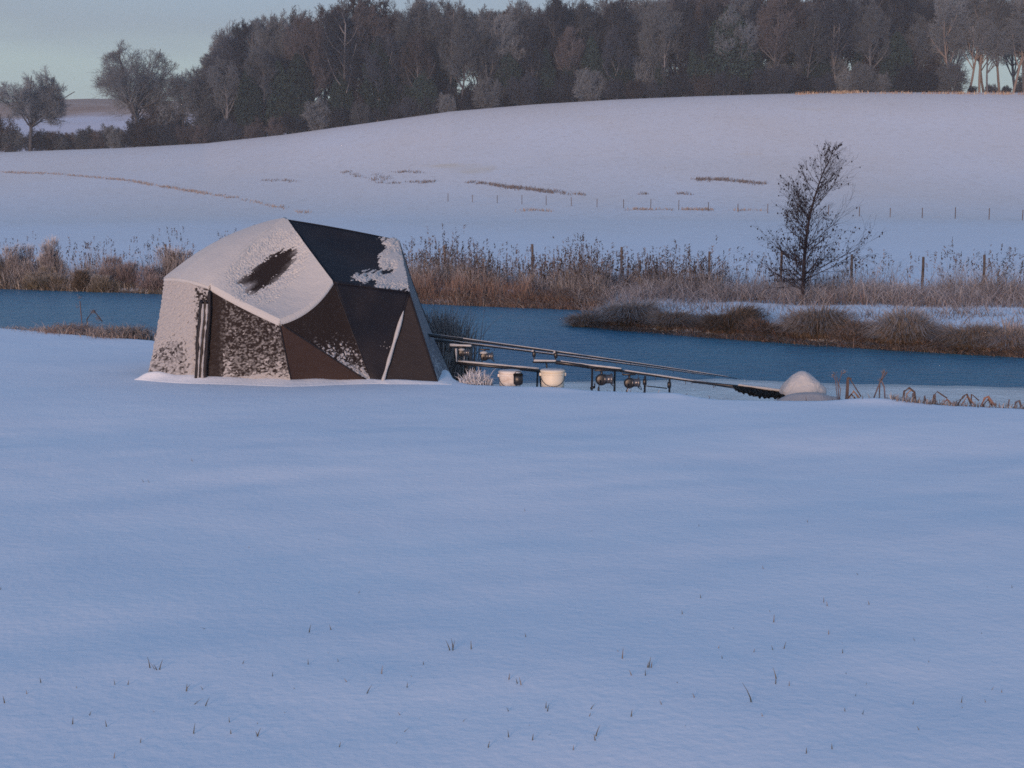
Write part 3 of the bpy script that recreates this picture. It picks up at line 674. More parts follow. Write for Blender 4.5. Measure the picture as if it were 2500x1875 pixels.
# the young alder on the spit
def alder():
    rnd = random.Random(12); segs, big, buds = [], [], []
    base = onz(1958, 739, -.21); base[2] = gz(base[0], base[1])
    d = base[1]; s = d/F
    def P3(px, py, dy=0): q = at(px, py, d); return Vector((q[0]-base[0], dy, q[2]-base[2]))
    spine = [P3(1958, 742), P3(1962, 690, .02), P3(1963, 640), P3(1968, 580, -.03), P3(1976, 530), P3(1990, 480, .02), P3(2008, 425, .03), P3(2030, 380), P3(2058, 345)]
    rad = [.045, .04, .034, .03, .025, .018, .011, .006, .003]
    for k in range(len(spine)-1): big.append((tuple(spine[k]), tuple(spine[k+1]), rad[k], rad[k+1]))
    def br(p, d_, L, r, lvl):
        n = 5 if lvl == 0 else (4 if lvl == 1 else 2)
        for k in range(n):
            d_ = (d_+Vector((rnd.gauss(.02, .06), rnd.gauss(0, .06), rnd.gauss(.045, .05)))).normalized()
            q = p+d_*L/n; r2 = max(r*(1-.7/n), .0016); (big if lvl == 0 else segs).append((tuple(p), tuple(q), r, r2)); p, r = q, r2
            if lvl < 2:
                for _ in range(rnd.choice((1, 2, 2)) if lvl == 0 else rnd.choice((1, 2))):
                    br(p, rot_dir(d_, R(rnd.uniform(22, 42)), rnd), L*rnd.uniform(.3, .55), r*.6, lvl+1)
            if lvl >= 1 and rnd.random() < .24*(1.15-p.z/3.2): buds.append(tuple(p+Vector((rnd.gauss(0, .012), rnd.gauss(0, .012), -.01))))
    m = 70
    for k in range(m):
        f = .08+.86*(k/m)**1.15; t_ = f*(len(spine)-1); i = int(t_); p = spine[i].lerp(spine[i+1], t_-i)
        w = rnd.uniform(0, 2*PI); fl = max(0, (f-.1)/.84)
        L = (1.18*(1-fl)**.72+.14)*rnd.uniform(.75, 1.15)
        L *= .66 if math.cos(w) < 0 else .92
        if fl > .72 and k % 2: continue
        el = .36+.9*fl
        br(p, Vector((math.cos(w), math.sin(w), el)).normalized(), L, .011*(1-.6*fl), 0)
    root = thing('young_alder', 'small leafless alder leaning right, standing in scrub on the far spit', 'tree', base)
    link('trunk', segs_mesh('trunk', big, 6), M['alder'], root)
    link('crown', segs_mesh('crown', segs, 3), M['alder'], root)
    bm = MB(); 
    for q in buds:
        s_ = rnd.uniform(.009, .018); V = [(0, 0, s_*1.3), (s_, 0, 0), (0, s_, 0), (-s_, 0, 0), (0, -s_, 0), (0, 0, -s_*1.5)]
        bm.add([(a+q[0], b+q[1], c+q[2]) for a, b, c in V], [(0, 1, 2), (0, 2, 3), (0, 3, 4), (0, 4, 1), (5, 2, 1), (5, 3, 2), (5, 4, 3), (5, 1, 4)])
    c = bm.obj('cones', M['alder'], root); c['kind'] = 'stuff'
alder()

# ------------------------------------------------------------------ the tent
Tp = dict(A=at(699, 537, 14.25), L=at(403, 684, 14.1), S=at(514, 704, 13.35), Q=at(683, 789, 12.95), P=at(815, 690, 13.35), T=at(999, 714, 13.7),
          R=at(974, 588, 14.6), F0=at(356, 934, 13.5), F1=at(500, 936, 13.25), F2=at(713, 940, 13.1), F3=at(908, 937, 13.2), F4=at(932, 941, 13.15),
          F5=at(1071, 941, 13.1), G=at(1110, 932, 13.95))
Tp = {k: np.array(v) for k, v in Tp.items()}
Tp['BL'] = np.array([Tp['L'][0]+.1, 15.25, -.05]); Tp['BR'] = np.array([-.85, 15.2, -.1]); Tp['H'] = np.array([-2.0, 15.45, .85])
TC = np.array([-2.0, 14.2, .4])
emid = {('A', 'L'): (0, 0, .10), ('P', 'Q'): (.035, -.01, -.05), ('A', 'R'): (0, 0, .01), ('A', 'S'): (-.02, 0, .05), ('L', 'S'): (0, -.05, .03), ('F0', 'L'): (.02, 0, 0), ('G', 'R'): (-.03, 0, -.02), ('Q', 'S'): (0, 0, -.01)}
def edge(a, b, t):
    key = tuple(sorted((a, b))); m = np.array(emid.get(key, (0, 0, 0)))*1.0
    t = np.asarray(t)[..., None]; return Tp[a]*(1-t)+Tp[b]*t+m*4*t*(1-t)
def coons(a, b, c, d, n, bulge):
    """patch with corners a(0,0) b(1,0) c(1,1) d(0,1); returns grid of points and outward normals"""
    u, v = np.meshgrid(np.linspace(0, 1, n), np.linspace(0, 1, n)); U, V_ = u[..., None], v[..., None]
    P = (1-V_)*edge(a, b, u)+V_*edge(d, c, u)+(1-U)*edge(a, d, v)+U*edge(b, c, v) \
        - ((1-U)*(1-V_)*Tp[a]+U*(1-V_)*Tp[b]+U*V_*Tp[c]+(1-U)*V_*Tp[d])
    cen = P.reshape(-1, 3).mean(0); nn = np.cross(Tp[c]-Tp[a], Tp[d]-Tp[b] if d != c else Tp[c]-Tp[b]); nn = nn/np.linalg.norm(nn)
    if nn@(cen-TC) < 0: nn = -nn
    P = P+nn*(bulge*16*U*(1-U)*V_*(1-V_)+(fbm(P, 3, 2)[..., None]-.5)*.03*np.minimum(1, 8*U*(1-U)*V_*(1-V_)*2))
    du = np.gradient(P, axis=1); dv = np.gradient(P, axis=0); no = np.cross(du, dv); no /= np.linalg.norm(no, axis=-1, keepdims=True)+1e-12
    no = np.where((no@nn)[..., None] < 0, -no, no); no = np.where(np.abs(no).sum(-1, keepdims=True) < .5, nn, no)
    return P, no
tent = thing('bivvy_tent', 'snow-covered brown hub-framed bivvy tent on the near bank', 'tent', tuple(Tp['F2']*[1, 1, 0]))
def tl(P): return P-np.array(tent.location)
def panel(name, q, m, bulge=-.02, label=None, n=24, dust=None):
    P, no = coons(*q, n, bulge)
    o = link(name, mesh(name, tl(P).reshape(-1, 3), grid_faces(n, n), smooth_=True), m, tent)
    if dust:
        px, py = proj(P); f_ = np.clip(dust(P, px, py), 0, 1).reshape(-1, 1)
        a_ = o.data.color_attributes.new('Col', 'FLOAT_COLOR', 'POINT'); cc = np.ones((n*n, 4), np.float32)
        cc[:, :3] = np.array([.021, .016, .016])*(1-f_)+np.array([.33, .33, .345])*f_; a_.data.foreach_set('color', cc.ravel())
    s = o.modifiers.new('thick', 'SOLIDIFY'); s.thickness = .006; s.offset = 0
    if label: o['label'] = label
    PAN[tuple(q)] = o
    return o
PAN = {}
def snow_layer(q, bulge, thick, n, m, label=None, name='snow_cover', lift=.004):
    P, no = coons(*q, n, bulge); px, py = proj(P); t_ = thick(P, px, py)
    t_ = np.clip(t_, -.003, None)
    up = np.array([0, 0, 1.])
    V = P+no*(lift+t_)[..., None]
    if tuple(q) == ('A', 'S', 'Q', 'P'):       # the snow slumps over the lower edges of the panel
        o_ = Tp['Q']-Tp['A']; o_[2] = 0; o_ /= np.linalg.norm(o_)
        for k, (dz, dn, do) in enumerate(((.028, 0, .004), (.018, .010, .014), (.006, .016, .012), (.0, .018, .006))):
            V[:, -1-k] = P[:, -1-k]+no[:, -1-k]*dn+o_*do-up*dz; V[-1-k, :] = P[-1-k, :]+no[-1-k, :]*dn+o_*do-up*dz
    Fc = grid_faces(n, n); tm = t_.reshape(-1); keep = tm[Fc].max(1) > 0
    o = link(name, mesh(name, tl(V).reshape(-1, 3), Fc[keep], smooth_=True), m, PAN[tuple(q)])
    if label: o['label'] = label
    return o
hole = [(588, 690), (640, 640), (678, 612), (712, 604), (718, 622), (700, 657), (672, 680), (652, 700), (626, 714), (608, 712), (622, 694)]
def streak(P, f=9):   # noise stretched along the fall of the roof
    a = P[..., 0]*.78+P[..., 2]*.62; b = -P[..., 0]*.62+P[..., 2]*.78
    lo = fbm(np.stack([a*.35, b*1.2, P[..., 1]*.3], -1), f, 2)-.5
    hi = fbm(np.stack([a*.3, b*2.2, P[..., 1]*.3], -1), 34, 3)-.5
    return lo*1.0+hi*.9+(vnoise(P, 90)-.5)*.35
def th_front(P, px, py):
    m_ = poly_mask(px, py, hole)
    top = np.clip((poly_mask(px, py, [(690, 560), (740, 570), (760, 600), (720, 630), (690, 600)])+8)/30, 0, 1)*.010
    ed = np.clip((py-600)/180, 0, 1)*.012
    return np.clip(-(m_+7+streak(P)*42)*.0007, -.02, .022)+ed*(m_ < -10)+(fbm(P, 14, 2)-.5)*.006-top*0
panel('roof_panel', 'ALSS', M['fabric'], -.0); panel('roof_panel', ('A', 'S', 'Q', 'P'), M['dust'], -.05, n=200, dust=lambda P, x, y: np.clip((9-poly_mask(x, y, hole)+streak(P)*22)/26, 0, 1)**1.8*(.45+.9*fbm(P, 60, 2)))
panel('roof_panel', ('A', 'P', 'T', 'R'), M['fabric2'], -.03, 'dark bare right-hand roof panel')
panel('wall_panel', ('L', 'S', 'F1', 'F0'), M['dust'], .0, n=150, dust=lambda P, x, y: (fbm(P*[1, 1, 1.6], 34, 3)-.5)*2.6+.52-np.clip((x-474)/8, 0, 1)*.5)
panel('wall_panel', ('S', 'Q', 'F2', 'F1'), M['dust'], -.02, 'brown wall panel speckled with snow', n=230, dust=lambda P, x, y: ((fbm(np.stack([P[..., 0]+.5*P[..., 2], (P[..., 2]-.35*P[..., 0])*1.8, P[..., 1]], -1), 44, 3)-.5)*2.0-.02+np.clip((y-760)/180, 0, 1)*.30)*np.clip((x-532)/24, .08, 1))
panel('wall_panel', ('Q', 'F3', 'F2', 'F2'), M['fabric3'], -.01, 'dark red-brown triangular wall panel')
panel('wall_panel', ('Q', 'P', 'F3', 'F3'), M['dust'], -.02, n=200, dust=lambda P, x, y: (fbm(np.stack([P[..., 0]+.5*P[..., 2], (P[..., 2]-.35*P[..., 0])*1.8, P[..., 1]], -1), 44, 3)-.5)*2.0-.50+np.clip((y-790)/130, 0, 1)*.65)
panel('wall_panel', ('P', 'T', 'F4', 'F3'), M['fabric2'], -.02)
panel('wall_panel', ('T', 'F5', 'F4', 'F4'), M['fabric'], -.01)
panel('wall_panel', ('R', 'T', 'F5', 'G'), M['slate'], -.01, 'slate grey side panel')
for q in (('A', 'H', 'L', 'L'), ('A', 'R', 'H', 'H'), ('L', 'BL', 'F0', 'F0'), ('L', 'H', 'BL', 'BL'), ('H', 'BR', 'BL', 'BL'), ('H', 'R', 'BR', 'BR'), ('R', 'G', 'BR', 'BR')):
    panel('wall_panel', q, M['fabric'], -.02, n=10)
def pole(a, b, r=.011):
    t_ = np.linspace(0, 1, 14); MB().tube([tuple(p) for p in tl(edge(a, b, t_))], r, 7).obj('pole', M['fabric2'], tent)
for a, b in (('A', 'P'), ('A', 'R'), ('P', 'F3'), ('T', 'F5'), ('S', 'F1'), ('Q', 'F2'), ('Q', 'F3'), ('R', 'G'), ('P', 'T'), ('R', 'T')): pole(a, b, .008)
for a, b, r_ in (('A', 'S', .03), ('L', 'S', .024), ('A', 'L', .022)):   # snow bridging the poles
    f_ = np.linspace(.01, .99, 40); q_ = edge(a, b, f_); q_[:, 2] += .004
    MB().tube([tuple(v) for v in tl(q_)], list(r_*(.8+.35*vnoise(q_, 8))), 10).obj('snow_ridge', M['snow'], tent)
# snow on the roof
snow_layer(('A', 'S', 'Q', 'P'), -.05, th_front, 260, M['snow'], 'snow lying on the front roof panel with a dark bare patch')
snow_layer('ALSS', 0, lambda P, px, py: .024+(fbm(P, 6, 2)-.5)*.01, 60, M['snow'])
rp = [(936, 582), (980, 582), (1004, 650), (1006, 722), (975, 708), (925, 694), (880, 684), (872, 674), (915, 664), (950, 668), (948, 658), (925, 648), (922, 628), (940, 606)]
snow_layer(('A', 'P', 'T', 'R'), -.03, lambda P, px, py: np.clip((poly_mask(px, py, rp)+streak(P, 11)*46)*.0008, -.01, .02), 150, M['snow'], 'ragged snow patch on the right roof corner')
def th_left(P, px, py):
    tri = poly_mask(px, py, [(350, 935), (372, 860), (400, 838), (430, 822), (448, 830), (462, 880), (466, 935)])
    r_ = fbm(P*[1, 1, 1.5], 45, 3)-.5
    dens = .22-np.clip((tri+10)/24, 0, 1)*.33+np.clip((py-905)/30, 0, 1)*.12-np.clip((px-472)/8, 0, 1)*.30
    return (r_+dens)*.03
snow_layer(('L', 'S', 'F1', 'F0'), 0, th_left, 210, M['frost'], 'wind-blown snow plastered over the left wall')
def speck(dens_fn, amp=.035):
    def f(P, px, py):
        a = P[..., 0]+.5*P[..., 2]; b = P[..., 2]-.35*P[..., 0]
        nn = fbm(np.stack([a*.8, b*1.7, P[..., 1]], -1), 48, 3)-.5
        big = fbm(P, 6, 2)-.5
        return np.clip((nn+big*.5+dens_fn(px, py))*amp, -.01, .012)
    return f
snow_layer(('S', 'Q', 'F2', 'F1'), -.02, speck(lambda x, y: -.27+np.clip((y-800)/140, -.3, 1)*.16+np.clip((y-905)/25, 0, 1)*.35-np.clip((548-x)/12, 0, 1)*.6+np.clip(1-np.abs((y-704)-(x-514)*.49)/14, 0, 1)*.12), 180, M['frost'], 'snow speckles frozen onto the front wall')
snow_layer(('Q', 'P', 'F3', 'F3'), -.02, speck(lambda x, y: -.42+np.clip((y-800)/120, -.2, 1)*.42+np.clip(1-np.abs((y-789)-(x-683)*.66)/26, 0, 1)*.14), 170, M['frost'], 'snow speckles on the lower half of the wall')
snow_layer(('Q', 'F3', 'F2', 'F2'), -.01, speck(lambda x, y: -.46+np.clip((y-922)/14, 0, 1)*.4), 110, M['frost'])
snow_layer(('P', 'T', 'F4', 'F3'), -.02, speck(lambda x, y: -.5+np.clip(1-np.hypot(x-945, y-835)/40, 0, 1)*.22+np.clip((y-900)/35, 0, 1)*.25), 110, M['frost'])
snow_layer(('R', 'T', 'F5', 'G'), -.01, speck(lambda x, y: -.42+np.clip((y-800)/140, 0, 1)*.42), 100, M['frost'])
# ridge of snow down the right pole
t_ = np.linspace(.20, .985, 40); pts = edge('T', 'F4', t_)+np.array([0, -.025, 0]); rr = .019*(.55+.8*vnoise(pts, 9))*np.clip((t_-.19)*12, .15, 1)
MB().tube([tuple(p) for p in tl(pts)], list(rr), 8).obj('snow_ridge', M['snow'], tent)
pole('T', 'F4', .012)
t_ = np.linspace(0, 1, 20)
# rolled door flaps
for dx, r0, m_ in ((-.075, .022, 'fabric2'), (-.035, .018, 'fabric'), (.006, .02, 'fabric2')):
    t_ = np.linspace(.12 if dx < 0 else .02, .99, 40); pts = edge('S', 'F1', t_)+np.array([dx, -.03, 0]); pts[:, 0] += (vnoise(pts, 7)-.5)*.02
    rr = r0*(.7+.6*vnoise(pts+5, 12)); rr[0] *= .4
    MB().tube([tuple(p) for p in tl(pts)], list(rr), 8).obj('door_roll', M[m_], tent)
for dx in (-.055, -.016):
    t_ = np.linspace(.16, .98, 60); pts = edge('S', 'F1', t_)+np.array([dx, -.045, 0]); pts[:, 0] += (vnoise(pts, 7)-.5)*.02
    rr = .012*np.clip(vnoise(pts+2, 26)*1.6, .25, 1.3)
    MB().tube([tuple(p) for p in tl(pts)], list(rr), 6).obj('frost_strip', M['frost'], tent)
# snow drift banked against the tent foot
seq = ['G', 'F5', 'F4', 'F3', 'F2', 'F1', 'F0', 'BL']; hts = [.06, .015, .025, .03, .04, .05, .06, .06]
pp = []
for i in range(len(seq)-1):
    for f in np.linspace(0, 1, 24, endpoint=i == len(seq)-2):
        pp.append((*(Tp[seq[i]]*(1-f)+Tp[seq[i+1]]*f)[:2], hts[i]*(1-f)+hts[i+1]*f))
pp = np.array(pp); n = len(pp); V = []
cen = np.array([-2.0, 14.2]); K = 14
for j in range(K):
    s = j/(K-1)
    for i, (x, y, hg) in enumerate(pp):
        d = np.array([x, y])-cen; d /= np.linalg.norm(d); w = (.20+.2*vnoise(np.array([x*2, y*2, 0]), 1))
        off = -.07+s*w; q = np.array([x, y])+d*off
        hh_ = hg*(.7+.7*vnoise(np.array([x*5, y*5, 1]), 1))*(1-smooth(np.array((s-.1)/.9)))
        V.append((q[0], q[1], gz(q[0], q[1])+hh_-.012*(s > .9)))
link('snow_drift', mesh('snow_drift', np.array(V), grid_faces(K, n), smooth_=True), M['drift'])['kind'] = 'structure'

# ------------------------------------------------------------------ fishing tackle
def tb(mb, a, b, r, n=7, k=2): 
    a, b = np.array(a), np.array(b); mb.tube([tuple(a*(1-f)+b*f) for f in np.linspace(0, 1, k)], r, n); return mb
def rod(p0, p1, lab, snow=2, butt=.012):
    p0, p1 = np.array(p0), np.array(p1)
    root = thing('fishing_rod', lab, 'fishing rod', tuple(p0), 'fishing rods on the two pods')
    L = np.linalg.norm(p1-p0); q = p1-p0
    f = np.linspace(0, 1, 24); sag = np.zeros((24, 3)); sag[:, 2] = -.03*f**2.5+.0
    MB().tube([tuple(v) for v in q*f[:, None]+sag], list(butt*(1-.72*f)), 7).obj('blank', M['black'], root)
    MB().tube([tuple(q*.0), tuple(q*.17)], butt*1.5, 8).obj('handle', M['black'], root)
    if snow:
        g_ = np.linspace(.02, .97, 60); sg = np.zeros((60, 3)); sg[:, 2] = -.03*g_**2.5+butt*(1-.72*g_)+.004
        rr = (.006 if snow == 1 else .0085)*np.clip(.35+1.0*vnoise(q*g_[:, None]+p0, 7), .3, 1.2)*(1-.5*g_)
        MB().tube([tuple(v) for v in q*g_[:, None]+sg], list(rr), 6).obj('snow_line', M['snow'], root)
    for k, ff in enumerate((.28, .42, .55, .67, .77, .86, .93)):
        c = q*ff+np.array([0, 0, -.03*ff**2.5-.02+.008*ff]); r_ = .020*(1-.6*ff)
        MB().tube([(c[0]+r_*.0, c[1]+math.sin(a)*r_, c[2]+math.cos(a)*r_) for a in np.linspace(0, 2*PI, 11)], .0022, 5, False).obj('line_guide', M['metal'], root)
    return root
def reel(c, lab, s=1.0, snow=False):
    root = thing('fishing_reel', lab, 'fishing reel', tuple(c), 'reels hanging under the rods')
    MB().box((0, 0, .045*s), (.09*s, .012*s, .012*s)).tube([(0, 0, .045*s), (.004*s, 0, .0)], .008*s, 7).obj('foot', M['black'], root)
    MB().box((-.01*s, 0, -.012*s), (.05*s, .038*s, .05*s), .3).lathe([(.026*s, -.030*s), (.036*s, -.026*s), (.038*s, -.012*s), (.036*s, .0), (.03*s, .02*s)], (0, 0, -.014*s), 20, 'y').obj('body', M['black'], root)
    MB().lathe([(.030*s, .018*s), (.036*s, .020*s), (.030*s, .027*s), (.028*s, .056*s), (.038*s, .062*s), (.034*s, .072*s), (.012*s, .078*s)], (0, 0, -.012*s), 18, 'x').obj('spool', M['metal'], root)
    MB().tube([(.045*s, -.04*s, -.012*s), (.075*s, -.043*s, -.03*s), (.085*s, -.02*s, -.058*s), (.075*s, .02*s, -.058*s), (.045*s, .04*s, -.012*s)], .003*s, 5).obj('bail_arm', M['metal'], root)
    MB().tube([(-.01*s, .02*s, -.012*s), (-.01*s, -.05*s, -.02*s), (-.02*s, -.055*s, -.06*s)], .004*s, 6).box((-.02*s, -.055*s, -.07*s), (.012*s, .02*s, .025*s)).obj('handle', M['black'], root)
    if snow: MB().lathe([(.038*s, 0), (.03*s, .012*s), (.01*s, .02*s)], (-.005*s, 0, .012*s), 10).obj('snow_cap', M['snow'], root)
    return root
def alarm(c, lab, snow=True):
    root = thing('bite_alarm', lab, 'bite alarm', tuple(c), 'bite alarms under the rods')
    MB().box((0, 0, -.03), (.035, .03, .06), .25).obj('case', M['black'], root)
    MB().tube([(0, -.02, .012), (0, -.016, -.002), (0, .016, -.002), (0, .02, .012)], .006, 6).obj('rod_rest', M['black'], root)
    if snow: MB().lathe([(.017, 0), (.013, .01), (.003, .016)], (-.012, 0, -.004), 10).obj('snow_cap', M['snow'], root)
    return root
def snowline(root, a, b, r=.012, k=20):
    a, b = np.array(a), np.array(b); g_ = np.linspace(.02, .98, k); P = a*(1-g_[:, None])+b*g_[:, None]
    MB().tube([tuple(v) for v in P], list(r*(.5+.8*vnoise(P+np.array(root.location), 14))), 7).obj('snow_line', M['snow'], root)
def pod(name, lab, D, members, snows, feet):
    root = thing(name, lab, 'rod pod', tuple(at(members[0][1][0], members[0][1][1], D)*[1, 1, 0]), 'the two rod pods')
    o = np.array(root.location)
    for nm, a, b, r, dd0, dd1 in members:
        MB().tube([tuple(at(a[0], a[1], D+dd0)-o), tuple(at(b[0], b[1], D+dd1)-o)], r, 8).obj(nm, M['black'], root)
    for a, b, r, dd in snows:
        p, q = at(a[0], a[1], D+dd)-o, at(b[0], b[1], D+dd)-o; snowline(root, p, q, r)
    for (x, y), dd, sx_, sy_ in feet:     # legs run down to the ground
        p = at(x, y, D+dd); q = np.array([p[0]+sx_, p[1]+sy_, 0]); q[2] = gz(q[0], q[1])-.03
        q[2] = max(q[2], WL-.1)
        MB().tube([tuple(p-o), tuple(q-o)], .010, 8).obj('leg', M['black'], root)
    return root
D1, D2 = 13.9, 13.25
pod('rod_pod', 'left rod pod with thick snow on its bars, nearest the tent', D1,
    [('main_bar', (1112, 886), (1322, 906), .015, 0, 0), ('upright', (1115, 888), (1113, 850), .008, 0, 0), ('upright', (1134, 888), (1135, 850), .008, .2, .2), ('rear_buzz_bar', (1098, 846), (1152, 848), .009, 0, .3),
     ('front_buzz_bar', (1302, 884), (1362, 885), .010, 0, .25), ('upright', (1334, 884), (1336, 908), .009, .1, .1), ('upright', (1305, 884), (1303, 868), .007, 0, 0), ('upright', (1356, 886), (1357, 870), .007, .25, .25)],
    [((1114, 881), (1320, 900), .011, 0), ((1097, 842), (1152, 844), .013, 0), ((1113, 850), (1115, 884), .010, -.01), ((1133, 850), (1133, 884), .009, .19), ((1302, 880), (1360, 881), .012, 0)],
    [((1126, 890), 0, -.09, -.2), ((1140, 892), .1, .08, .25), ((1313, 905), 0, -.03, -.15), ((1318, 905), .1, .05, .2)])
rod(at(985, 810, 13.85), at(1800, 917, 14.5), 'upper fishing rod on the left pod, its tip low over the pond', snow=1)
rod(at(985, 821, 14.05), at(1745, 912, 14.9), 'second rod on the left pod, just below and behind the upper one', snow=1, butt=.010)
reel(at(1183, 866, 14.0), 'reel with a snow cap under the rods of the left pod', 1.15, True)
reel(at(1128, 858, 13.95), 'snow-caked reel on the left pod closest to the tent', 1.0, True)
alarm(at(1304, 857, 13.9), 'bite alarm at the front of the left pod, nearer the tent')
alarm(at(1357, 860, 14.1), 'bite alarm at the front of the left pod above the cream bucket')
pod('rod_pod', 'right rod pod standing on four thin bank sticks', D2,
    [('main_bar', (1356, 886), (1520, 905), .013, 0, 0), ('cross_bar', (1575, 942), (1628, 948), .005, 0, .1), ('clamp', (1441, 948), (1452, 945), .012, 0, 0), ('clamp', (1452, 946), (1452, 936), .006, 0, 0)],
    [((1356, 882), (1520, 900), .010, 0)],
    [((1446, 899), 0, -.01, -.0), ((1501, 907), 0, -.005, 0), ((1575, 918), .1, -.01, 0), ((1635, 926), .1, -.005, 0)])
rod(at(1357, 884, 13.2), at(1925, 962, 13.6), 'snow-topped rod along the top of the right pod')
rod(at(1420, 894, 13.45), at(1900, 955, 14.0), 'rear rod of the right pod, half hidden by the snow-topped one', butt=.010)
reel(at(1468, 921, 13.2), 'black reel between the first two bank sticks of the right pod', 1.45)
reel(at(1536, 930, 13.3), 'black reel between the second and third bank sticks of the right pod', 1.35)
alarm(at(1574, 925, 13.3), 'bite alarm on the third bank stick of the right pod', False)
alarm(at(1634, 932, 13.3), 'bite alarm on the last bank stick of the right pod', False)

def bucket(px0, px1, ptop, D, m, lab, lid=None, hgt=.24):
    c = at((px0+px1)/2, ptop, D); r = (px1-px0)/2/F*D; z0 = c[2]-hgt
    root = thing('bucket', lab, 'bucket', (c[0], c[1], z0), 'buckets by the rod pods')
    MB().lathe([(r*.90, 0), (r*.93, .004), (r*.97, hgt*.8), (r*.97, hgt*.82), (r*1.02, hgt*.83), (r*1.02, hgt*.86), (r*.98, hgt*.87), (r*.99, hgt*.95)], n=40).obj('body', m, root)
    MB().lathe([(r*1.03, hgt*.93), (r*1.05, hgt*.95), (r*1.05, hgt*.99), (r*1.0, hgt*1.01), (r*.9, hgt*1.0)], n=40).obj('lid', m, root)
    MB().lathe([(r*.98, hgt*1.0), (r*.95, hgt*1.03), (r*.7, hgt*1.05), (r*.1, hgt*1.055)], n=24).obj('snow_cap', M['snow'], root)
    MB().tube([(r*1.03*math.cos(a), -r*1.06*abs(math.sin(a))-.0, hgt*.82-.10*math.sin(a)) for a in np.linspace(0, PI, 15)], .003, 5).obj('handle', M['metal'], root)
    for sx_ in (-1, 1): MB().box((sx_*r*1.02, 0, hgt*.83), (.02, .025, .03)).obj('ear', m, root)
    return root
bucket(1320, 1379, 903, 13.15, M['cream'], 'cream plastic bucket with snow on its lid')
bucket(1218, 1272, 906, 13.3, M['white'], 'off-white stained bucket beside a small black bag')
p = at(1265, 927, 13.1); root = thing('tackle_bag', 'small black tackle bag leaning on the off-white bucket', 'bag', tuple(p))
MB().box((0, 0, 0), (.085, .07, .10), .22).obj('body', M['black'], root)
MB().box((0, -.002, .045), (.09, .075, .022), .3).obj('flap', M['net'], root)
MB().tube([(-.03, 0, .055), (-.02, 0, .075), (.02, 0, .075), (.03, 0, .055)], .004, 5).obj('strap', M['black'], root)

def snow_lump(name, px, py, D, rx, ry, hz, lab, cat, seed=0, m='snow', up=1.0):
    c = at(px, py, D); nU, nV = 40, 22; V = []
    for j in range(nV):
        f = math.sin(j/(nV-1)*PI/2); 
        for i in range(nU):
            a = 2*PI*i/nU; rr = max(math.cos(j/(nV-1)*PI/2)**.9, .01)
            q = np.array([rx*rr*math.cos(a), ry*rr*math.sin(a), hz*(f**1.0)*up])
            k = 1+(fbm(q+seed, 7, 3)-.5)*.55; V.append((q[0]*k, q[1]*k, q[2]*(.93+.14*vnoise(q+seed, 12))-.06))
    Fc = [(j*nU+i, j*nU+(i+1) % nU, (j+1)*nU+(i+1) % nU, (j+1)*nU+i) for j in range(nV-1) for i in range(nU)]+[tuple(range((nV-1)*nU, nV*nU))]
    o = link(name, mesh(name, np.array(V), Fc, smooth_=True), M[m]); o.location = c; tag(o, lab, cat); return o
snow_lump('snow_mound', 1958, 968, 13.1, .225, .2, .285, 'smooth domed snow mound at the water edge', 'snow mound', 3, 'mound')
snow_lump('snow_hummock', 1975, 975, 12.75, .30, .14, .12, 'low lumpy snow bank in front of the domed mound', 'snow heap', 8, 'frost')
snow_lump('snow_heap', 1180, 945, 13.3, .10, .10, .17, 'small white snow heap under the left rod pod', 'snow heap', 5, 'frost')
# landing net lying in the snow
root = thing('landing_net', 'dark landing net lying half buried in snow left of the domed mound', 'landing net', tuple(at(1850, 955, 13.25)))
o_ = np.array(root.location)
MB().tube([tuple(at(1690, 932, 13.3)-o_), tuple(at(1800, 943, 13.25)-o_), tuple(at(1922, 960, 13.2)-o_)], [.011, .012, .012], 8).obj('net_arm', M['black'], root)
tp = [(1790, 944), (1815, 948), (1850, 952), (1885, 956), (1922, 962)]; bt = [(1795, 950), (1825, 959), (1855, 967), (1885, 968), (1915, 967)]
V = []
nn_ = 30; mm_ = 12
for j in range(mm_):
    g_ = j/(mm_-1)
    for i in range(nn_):
        f = i/(nn_-1); xa = np.interp(f, np.linspace(0, 1, 5), [q[0] for q in tp]); ya = np.interp(f, np.linspace(0, 1, 5), [q[1] for q in tp])
        xb = np.interp(f, np.linspace(0, 1, 5), [q[0] for q in bt]); yb = np.interp(f, np.linspace(0, 1, 5), [q[1] for q in bt])
        q = at(xa*(1-g_)+xb*g_, ya*(1-g_)+yb*g_+4*g_, 13.22-.25*math.sin(g_*PI/2)); q[1] += .03*math.sin(i*1.3+j*.6); q[2] += .01*math.sin(i*2.1); V.append(q-o_)
nm = link('net_mesh', mesh('net_mesh', np.array(V), grid_faces(mm_, nn_), smooth_=True), M['net'], root)
sm_ = nm.modifiers.new('t', 'SOLIDIFY'); sm_.thickness = .01
snowline(root, at(1800, 939, 13.23)-o_, at(1925, 956, 13.18)-o_, .013, 30)

